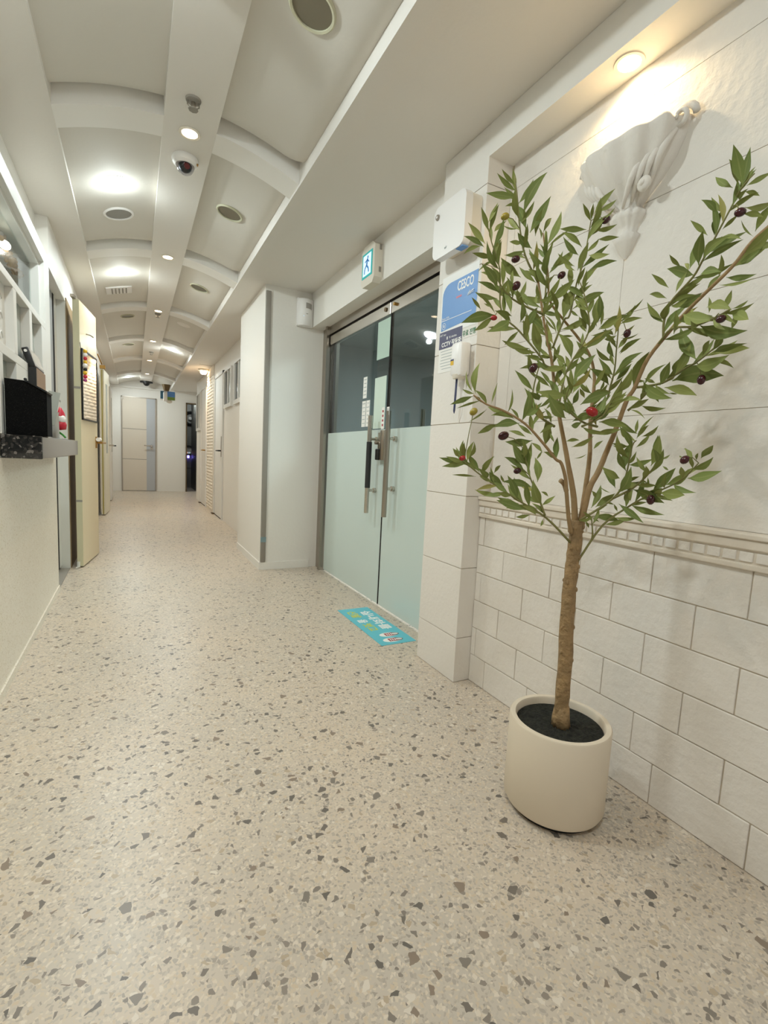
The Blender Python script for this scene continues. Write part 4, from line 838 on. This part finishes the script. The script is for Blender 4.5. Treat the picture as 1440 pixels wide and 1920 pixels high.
# leaves: base and tip read off the photograph; w wide, t thin, y young
LV = {(860, 320, 4.8): '530 240 275 205,510 190 490 0,540 290 425 165,540 305 430 320,605 530 505 330 w,580 400 775 55,640 560 810 262,690 590 750 370,760 560 830 440,790 680 910 400,800 690 990 545 t,660 700 545 570 w,270 550 210 350,265 470 345 305,240 660 100 485,230 690 65 600,200 680 60 745,310 790 140 745,320 550 420 460,300 640 290 490,540 520 410 490 t,580 650 470 640,340 800 190 900 t,370 870 370 620 w,410 760 580 720,350 1050 220 860 w,360 1100 190 1010,350 1150 170 1100,310 1220 235 1195,330 1290 170 1110 t,200 1250 125 1150,330 1300 55 1365 w,320 1300 160 1425,460 1340 275 1440 w,480 1310 370 1260,560 960 400 800 w,700 1010 560 880,770 1030 640 900 w,720 900 640 760 w,850 870 920 770,800 960 790 800 w,830 880 1020 720,1045 860 910 755,1150 530 935 525,1110 690 950 570,1080 760 955 610,1190 460 1125 310,1190 450 1210 310 y,1220 390 1390 185,1250 370 1405 270,1190 500 1390 340 t,1220 530 1405 485,1250 620 1425 600,1170 760 1340 750 w,1180 890 1400 820,1070 900 1160 670 w,1130 1030 1245 885,1050 900 960 830,1010 1050 1010 870 w,830 1180 1020 1000 w,720 1170 870 1100,800 1170 860 1110,940 1350 1030 1090 w,1060 1110 1160 1010,1020 1250 1280 1110,1040 1150 1170 1250,1080 1310 1010 1250,920 1430 1150 1330,1150 1440 1090 1330,1200 1430 1230 1250,1250 1370 1260 1130,1280 1400 1300 1270 y,1255 1430 1440 1320,880 1440 780 1320 t,770 1440 690 1270,600 1440 700 1250 w,550 1370 560 1200 w,470 1290 400 1110,490 1130 410 1020,530 1160 600 1010,490 1040 490 910,430 1140 440 980,740 620 720 520 y,770 620 780 540 y,690 1220 700 1110 y,640 1180 570 1090 y,1080 1040 1100 960 y',
      (840, 580, 4.8): '640 190 520 310,720 350 510 285,740 350 625 345,830 410 770 140 w,860 200 790 30,975 230 880 70 t,1040 180 1230 80,1180 60 1240 190,1110 450 1000 240 w,1130 240 1040 235,990 430 1010 320,760 430 730 360,830 435 750 440,960 430 820 420,940 370 890 260 w,1060 520 880 540,1060 500 960 410 w,1120 460 1240 360 w,1190 330 1210 220,1250 330 1440 230,1200 370 1400 260 t,1070 570 1170 450 w,1130 640 1310 430 w,1120 760 1230 600 w,1110 760 1060 600,1130 700 1110 540,930 690 840 570,920 700 780 590,960 670 980 560,980 700 1060 590,1060 770 820 740 w,970 720 830 780,940 760 830 870,800 790 820 640,1060 980 920 780 w,1120 1010 1340 950 w,1190 860 1440 760 w,1300 760 1190 650,1230 800 1190 720,820 820 740 750 w,660 1010 720 750,690 960 830 850 w,760 1060 870 930,830 960 940 965,760 1120 740 950,870 1230 880 1010 w,960 1040 840 1110,640 1030 430 1060 w,600 990 410 960,530 940 570 740 t,640 990 570 900 y,500 930 370 880 w,390 850 440 680 t,445 1030 285 1110,250 760 285 510,350 860 250 740,230 750 175 570 t,240 760 140 720,230 780 40 850,300 820 100 885 t,300 840 240 790,350 900 205 1000 t,760 1180 540 1190 w,700 1150 560 1100,760 1130 640 1040,850 1290 760 1210 w,850 1270 800 1340,970 1350 870 1290 w,975 1350 985 1170 w,960 1200 920 1110,1060 1190 1170 1180,1110 1240 1290 1150,720 1380 700 1220 w,660 1380 600 1240,680 1340 670 1190,670 1430 525 1340,770 1440 790 1360,265 1440 190 1320,180 1340 230 1210,105 1310 135 1190,120 1310 50 1255,160 1390 0 1330,160 1400 0 1410,300 1420 410 1335 t,1250 1300 1150 1335 t,1310 1260 1390 1190,1000 900 1120 860 w,1090 950 1040 830 w,1150 930 1080 800,1000 780 1100 700,1210 920 1330 860 w,1180 980 1110 900,880 900 950 830,1120 850 1170 730 w',
      (1100, 560, 4.8): '90 250 120 0,110 270 360 160,40 330 220 270,0 440 160 350,130 210 150 110 y,250 330 290 90 y,300 230 480 180,330 150 490 15 t,270 330 170 360,240 330 150 290,300 350 450 315 t,310 330 420 245,280 450 370 340 w,290 490 470 370,300 500 405 415,250 530 210 390 w,230 560 100 455,240 690 120 545,270 660 480 500,260 740 390 600 w,200 780 45 645 w,270 850 390 650 w,180 960 300 750 w,110 830 150 740,40 850 0 780,0 910 190 840 w,100 1060 330 860 w,20 1090 210 960 w,110 1110 340 1150 w,60 1220 290 1180,420 790 550 510 w,530 740 430 730,660 780 740 590 w,620 760 530 720,700 750 780 630,790 690 920 430 w,990 550 860 290 w,1040 520 1100 390,1130 470 1210 290,1130 490 1430 450 w,1150 480 1410 410,980 600 1250 515 w,1100 560 1300 620,770 740 1180 700 w,700 800 960 865 w,740 850 810 858,510 750 740 880 w,480 800 630 920 w,480 910 540 850,490 960 690 980,380 1000 510 1075 t,290 930 480 920,280 1080 440 1200,300 1160 430 1270,440 1220 460 1100,450 1250 590 1075 t,450 1260 550 1150,490 1240 630 1150,440 1340 560 1225,240 1310 370 1320,230 1320 340 1390,620 1440 640 1250 w,950 1430 880 1355,1040 1430 1130 1330 w,700 220 560 50,700 200 740 50 w,760 70 900 0,800 280 800 130 w,830 210 1100 160 w,940 150 950 90,870 140 1150 170 w,1100 130 1100 0,1080 80 1280 100 w,1240 100 1300 -60 w,1310 90 1440 20,1300 110 1440 180 w,1020 240 1400 280 w,1300 280 1330 140 w',
      (1190, 270, 5.486): '1110 430 1025 50 w,1060 420 980 185 w,1000 640 1050 390,1010 450 850 350 w,1140 420 1235 250 y,1150 430 1390 300,1080 580 1160 470,1130 490 1270 530 w,1130 650 1400 590,1110 720 1300 745 w,900 880 1050 740,840 720 700 590 w,820 940 900 700 w,900 700 800 560,750 940 590 800,790 1070 890 960,860 980 1075 980,700 1200 960 970,660 1250 700 930 w,560 1290 640 1000 w,610 1350 360 1290 w,480 1270 370 1150,550 1310 515 1240,420 1530 530 1330,670 1350 870 1320 w,350 1480 190 1350,330 1590 170 1550,290 1800 150 1650,300 1820 350 1640 w,380 1660 660 1545,1220 950 1110 800 t,1110 1130 1400 830 w,1240 900 1400 640 w,1000 1280 1400 1020 w,860 1370 885 1160,940 1370 1220 1340,870 1450 1190 1385 t,740 1520 880 1360,1050 1250 1290 1080 w,1250 1080 1420 960',
      (820, 800, 4.8): '250 310 40 280,200 270 145 200,205 260 230 140,270 330 65 355,350 450 155 435 t,270 320 325 150,380 410 280 260 w,400 430 500 280,500 500 390 450,510 420 565 355,600 540 480 420 w,640 600 510 500 w,560 610 360 570,720 650 640 460 w,610 510 575 440 y,730 690 560 640 w,800 750 560 670,770 730 630 735,830 730 795 515,890 800 770 720,840 790 720 810,910 690 790 595,860 550 610 500,940 710 1050 630,1000 630 940 590,900 500 880 300 w,940 700 870 500 w,780 390 620 285,830 400 790 160 w,800 340 690 180,840 450 820 350,950 830 930 890,970 800 860 700',
      (1060, 780, 4.8): '480 690 580 480 w,530 480 600 250 w,490 560 340 465 w,450 650 355 515 w,410 690 320 640 t,560 270 430 250,570 440 770 390,770 450 840 200 w,860 390 935 350,760 520 870 320,740 510 650 380,700 560 730 480 w,740 640 740 560,740 610 690 580,560 590 650 550,510 680 670 610 w,610 660 860 770 w,590 770 610 670 w,550 790 540 700,780 680 970 490 w,690 750 850 660,930 490 880 455,850 690 1050 710 w,900 620 1110 500 w,1100 560 1375 500 w,1130 480 1310 380 w,1220 380 1320 275 w,1140 430 1080 300,1060 370 1030 355,1180 400 1195 340 y,590 800 860 880,480 790 680 945,580 810 720 780,470 860 440 800,440 800 360 780,270 820 430 710 w,280 870 370 810,250 900 460 940 w,240 920 300 950,210 1010 180 950,120 940 240 900,230 830 310 640,270 740 240 680'}
def leaf_me(name, wd, bend, m, side=0):
    b = B(); rows = []; prof = [(0, .05), (.08, .14), (.22, .55), (.38, .93), (.5, 1.0), (.66, .80), (.82, .44), (.93, .16), (1.0, .01)]
    for t_, w_ in prof:
        z = bend*4*t_*(1-t_); hw = wd*w_/2
        s_ = side*4*t_*(1-t_); rows.append([(t_, s_-hw, z+hw*.30), (t_, s_, z), (t_, s_+hw, z+hw*.30)])
    b.grid(rows); me = bpy.data.meshes.new(name); b.bm.to_mesh(me); b.bm.free(); me.materials.append(m)
    rb = me.attributes.new('rib', 'FLOAT', 'POINT'); rb.data.foreach_set('value', [1.0 if i % 3 == 1 else 0.0 for i in range(len(me.vertices))])
    me.polygons.foreach_set('use_smooth', [True]*len(me.polygons)); return me
LM = {k: [leaf_me('leaf', wd, bd, m, sd) for bd, sd in ((-.08, .06), (.0, -.07), (.08, .09), (.06, -.10), (-.05, 0))] for k, wd, m in (('', .22, M_leaf), ('w', .30, M_leaf), ('t', .10, M_leaf), ('y', .19, M_leafy), ('f', .19, M_leaf))}
leaves = []; twp = [(TP(x, y, a+(b_-a)*i/(len(p)-1)), x, y, a+(b_-a)*i/(len(p)-1)) for p, a, b_ in TW for i, (x, y) in enumerate(p)]
rl = random.Random(11)
for (ox, oy, sc), s in LV.items():
    for e in s.split(','):
        q = e.split(); bx, by, tx, ty = [float(v) for v in q[:4]]; k = q[4] if len(q) > 4 else ''
        X0, Y0_, X1, Y1_ = ox+bx/sc, oy+by/sc, ox+tx/sc, oy+ty/sc
        near = min(twp, key=lambda u: (u[1]-X0)**2+(u[2]-Y0_)**2)
        o0 = near[3]+rl.uniform(-.02, .02); A_ = TP(X0, Y0_, o0); Z_ = TP(X1, Y1_, o0+rl.uniform(-.035, .02))
        leaves.append((A_, Z_, k))
for p, a, b_ in TW+[([(1040, 726), (1034, 674), (1023, 622), (1013, 555)], -.02, -.02), ([(1057, 600), (1031, 564), (1028, 520), (1022, 466)], .02, .02), ([(1107, 790), (1113, 735), (1105, 665)], -.03, -.03)]:
    P = [TP(x, y, a+(b_-a)*i/(len(p)-1)) for i, (x, y) in enumerate(p)]
    for jj, (A0, A1) in enumerate(zip(P, P[1:])):
        if jj == 0 and p[0][1] > 900: continue
        n_ = int((A1-A0).length/.021)
        for i in range(n_):
            c = A0.lerp(A1, (i+rl.random())/n_); ax = (A1-A0).normalized()
            sd = (ax.orthogonal()*rl.uniform(-1, 1)+ax.cross(ax.orthogonal())*rl.uniform(-1, 1)).normalized()
            q_ = c+(ax*.75+sd*.65)*rl.uniform(.042, .074)
            if q_.x < 1.37: leaves.append((c, q_, rl.choice(['f', 'f', '', 'y' if rl.random() < .3 else 'f'])))
leaves.sort(key=lambda l: -(l[0]-l[1]).length*{'w': 1.3, 't': .4}.get(l[2], 1))
extra = B()
for i, (A_, Z_, k) in enumerate(leaves):
    d = Z_-A_; L_ = d.length*1.12; x = d.normalized(); tocam = (CAM-A_).normalized()
    n = (tocam - x*tocam.dot(x)).normalized(); n = Matrix.Rotation(rl.uniform(-.5, .5), 3, x) @ n; y_ = n.cross(x)
    M = Matrix(((x.x, y_.x, n.x, A_.x), (x.y, y_.y, n.y, A_.y), (x.z, y_.z, n.z, A_.z), (0, 0, 0, 1))) @ Matrix.Diagonal((L_, L_, L_, 1))
    me = rl.choice(LM[k])
    if i < 296: inst('leaf', me, tree, M)
    else:
        bm2 = bmesh.new(); bm2.from_mesh(me); bmesh.ops.transform(bm2, matrix=M, verts=bm2.verts[:]); tmp = bpy.data.meshes.new('x'); bm2.to_mesh(tmp); bm2.free(); extra.bm.from_mesh(tmp)
if len(leaves) > 296: obj('small_leaves', extra, M_leaf, tree, smooth='all', kind='stuff')
for (x, y, r_, m, a) in ((947, 406, 8, M_oliveg, .4), (967, 486, 8, M_olive, .3), (968, 536, 9, M_olive, .9), (1136, 412, 8.5, M_olive, .6), (1053, 516, 8, M_olive, .7), (926, 596, 6, M_oliver, 0), (1000, 690, 9, M_olive, 1.0), (1176, 625, 8, M_olive, 1.2),
                         (888, 772, 8, M_oliveg, .7), (944, 817, 10, M_olive, .4), (1110, 772, 11, M_oliver, -.5), (867, 859, 6, M_oliver, .3), (970, 883, 7, M_olive, .3), (1315, 712, 9, M_olive, 1.4), (1284, 862, 9, M_olive, .7), (1220, 937, 9, M_olive, 1.5), (1388, 398, 10, M_olive, .2), (1352, 598, 9, M_olive, .4)):
    near = min(twp, key=lambda u: (u[1]-x)**2+(u[2]-y)**2); P = TP(x, y, near[3]-.02); dd = (P-CAM).dot(FW); rr = r_/FPX*dd*.85
    Mo = frame((0, 0, 0), RT*math.cos(a)+UP*math.sin(a), UP*math.cos(a)-RT*math.sin(a))
    b = B().ball(P, rr, (1.25, .95, .95), Mo)
    o = obj('olive', b, m, tree, smooth='all')
    obj('stem', B().tube([P, (P+near[0])/2+Vector((0, 0, .01)), near[0]], .0011, 5), M_twig, o, smooth='all')
